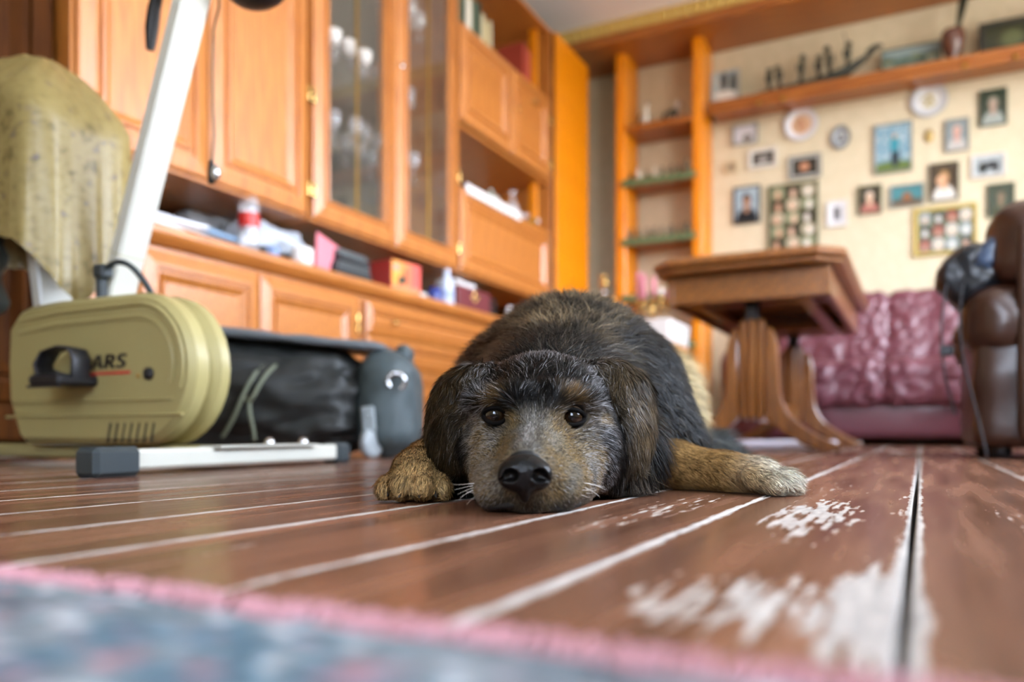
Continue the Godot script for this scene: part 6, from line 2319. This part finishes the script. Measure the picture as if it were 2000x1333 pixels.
func dog_face(dog: Node3D) -> void:
	# nose leather
	var na := NOSE_AT
	var ns := [
		ell(na, Vector3(0.0215, 0.0165, 0.014), 0.004, "muzzle"),
		ell(na + Vector3(-0.0125, -0.002, 0.004), Vector3(0.0105, 0.011, 0.0105), 0.005, "muzzle"),
		ell(na + Vector3(0.0125, -0.002, 0.004), Vector3(0.0105, 0.011, 0.0105), 0.005, "muzzle"),
		cap(na + Vector3(0, -0.012, 0.006), na + Vector3(0, -0.021, 0.002), 0.006, 0.004, 0.005, "muzzle"),
		ell(na + Vector3(-0.0122, -0.0015, 0.0135), Vector3(0.0066, 0.0054, 0.008), 0.003, "muzzle", Basis(), true),
		ell(na + Vector3(0.0122, -0.0015, 0.0135), Vector3(0.0066, 0.0054, 0.008), 0.003, "muzzle", Basis(), true),
		cap(na + Vector3(-0.014, -0.002, 0.012), na + Vector3(-0.023, -0.007, 0.005), 0.0024, 0.0016, 0.002, "muzzle", true),
		cap(na + Vector3(0.014, -0.002, 0.012), na + Vector3(0.023, -0.007, 0.005), 0.0024, 0.0016, 0.002, "muzzle", true),
		cap(na + Vector3(0, -0.004, 0.0165), na + Vector3(0, -0.026, 0.008), 0.0012, 0.0012, 0.002, "muzzle", true)]
	var a := field_mesh(ns, na - Vector3(0.03, 0.03, 0.022), na + Vector3(0.03, 0.024, 0.024), 0.0012, false)
	var nm := plain(Color(0.035, 0.032, 0.034), 0.36)
	nm.metallic_specular = 0.35
	nm.heightmap_enabled = true
	nm.heightmap_texture = noise_tex(0.09, [], [], 128, 2, 211)
	nm.heightmap_scale = 0.05
	nm.uv1_triplanar = true
	nm.uv1_scale = Vector3(22, 22, 22)
	inst("nose", arrays(a[0], a[1], PackedColorArray(), a[2]), nm, dog)
	# eyes with dark lids
	var lid := plain(Color(0.05, 0.042, 0.038), 0.75)
	lid.metallic_specular = 0.2
	for e in [[Vector3(-0.0163, 0.0868, -0.0265), -1.0], [Vector3(0.0584, 0.0853, -0.0305), 1.0]]:
		var at: Vector3 = e[0]
		var look := (Vector3(0.02 * e[1] + 0.01, 0.0, 1.0)).normalized()
		var b := Basis.looking_at(-look, Vector3.UP)
		var s := st()
		ball(s, at, Vector3.ONE * 0.0108, 28)
		var eye := inst("eye", done(s), plain(Color(0.10, 0.07, 0.05), 0.1, 0.0, 1.0), dog)
		s = st()
		var prof := []
		for i in 9:
			var t := 0.92 * (1.0 - i / 8.0)
			prof.append(Vector2(sin(t) * 0.01095, cos(t) * 0.01095))
		lathe(s, prof, 28, Transform3D(b * Basis(Vector3.RIGHT, PI / 2), at))
		part("iris", s, plain(Color(0.15, 0.09, 0.04), 0.08, 0.0, 0.15), eye)
		s = st()
		prof = []
		for i in 6:
			var t := 0.45 * (1.0 - i / 5.0)
			prof.append(Vector2(sin(t) * 0.01105, cos(t) * 0.01105))
		lathe(s, prof, 24, Transform3D(b * Basis(Vector3.RIGHT, PI / 2), at))
		part("pupil", s, plain(Color(0.015, 0.015, 0.015), 0.06), eye)
		s = st()
		for up in [1.0, -1.0]:
			var pts := []
			for i in 15:
				var t := PI * i / 14.0
				var r := 0.0114
				var hgt: float = (0.0068 if up > 0 else 0.0076) * up
				var q := Vector3(-cos(t) * 0.0112, sin(t) * hgt, 0)
				q.z = sqrt(maxf(0.0, r * r - q.x * q.x - q.y * q.y)) + 0.0003
				q.y += 0.0012 * cos(t) * 0.5
				pts.append(at + b * q)
			tube(s, pts, 0.0023, 8)
		part("eyelid", s, lid, eye)
		# upper lid: a patch of sphere over the eyeball's top
		s = st()
		s.set_smooth_group(1)
		for i in 14:
			for j in 6:
				var g := []
				for w in [[0, 0], [1, 0], [1, 1], [0, 1]]:
					var th: float = -PI / 2 + PI * (i + w[0]) / 14.0
					var y0 := 0.0068 * cos(th)
					var ph0 := asin(clampf(y0 / 0.0112, -1, 1))
					var ph: float = lerpf(ph0, PI / 2, (j + w[1]) / 6.0)
					var rr := 0.0114
					g.append(at + b * Vector3(sin(th) * cos(ph) * rr, sin(ph) * rr, cos(th) * cos(ph) * rr))
				quad(s, g[0], g[1], g[2], g[3])
		part("upper_lid", s, plain(Color(0.3, 0.22, 0.13), 0.7), eye)
	# mouth line, whiskers, claws
	var s := st()
	tube(s, [Vector3(-0.03, 0.008, 0.02), Vector3(-0.018, 0.005, 0.046), Vector3(0.0, 0.008, 0.055), Vector3(0.0125, 0.012, 0.0605), Vector3(0.026, 0.008, 0.056), Vector3(0.044, 0.005, 0.047), Vector3(0.06, 0.006, 0.022)], 0.003, 8)
	part("lip", s, plain(Color(0.07, 0.06, 0.055), 0.6), dog)
	s = st()
	for k in 14:
		var sx := -1.0 if k < 7 else 1.0
		var y := 0.016 + 0.003 * (k % 4)
		var r := Vector3(0.0145 + sx * (0.033 + 0.002 * (k % 3)), y, 0.035 - 0.008 * (k % 3))
		var l := 0.022 + 0.012 * ((k * 5) % 4) / 3.0
		tube(s, bez(r, r + Vector3(sx * l * 0.4, 0.002, 0.002), r + Vector3(sx * l * 0.7, -0.002, 0), r + Vector3(sx * l, -0.01 + 0.003 * (k % 5), -0.004), 6), [0.0003, 0.0003, 0.00028, 0.00025, 0.0002, 0.00015, 0.0001], 4, false)
	part("whisker", s, plain(Color(0.85, 0.83, 0.8), 0.4), dog).set_meta("kind", "stuff")
	var claw := plain(Color(0.16, 0.13, 0.11), 0.35)
	for c in [[Vector3(-0.121, 0.012, -0.06), Vector3(-0.5, -0.6, 1)], [Vector3(-0.1095, 0.013, -0.046), Vector3(-0.2, -0.8, 1)], [Vector3(-0.091, 0.013, -0.045), Vector3(0.05, -0.8, 1)], [Vector3(-0.077, 0.011, -0.055), Vector3(0.3, -0.6, 1)],
		[Vector3(0.31, 0.013, -0.175), Vector3(1, -0.6, 0.5)], [Vector3(0.316, 0.012, -0.158), Vector3(1, -0.6, 0.6)], [Vector3(0.311, 0.011, -0.144), Vector3(1, -0.6, 0.8)], [Vector3(0.297, 0.011, -0.137), Vector3(0.9, -0.6, 0.9)]]:
		s = st()
		var dir: Vector3 = c[1].normalized()
		tube(s, [c[0] - dir * 0.004, c[0], c[0] + dir * 0.006, c[0] + dir * 0.009 + Vector3(0, -0.001, 0)], [0.003, 0.0028, 0.002, 0.0006], 8)
		part("claw", s, claw, dog)
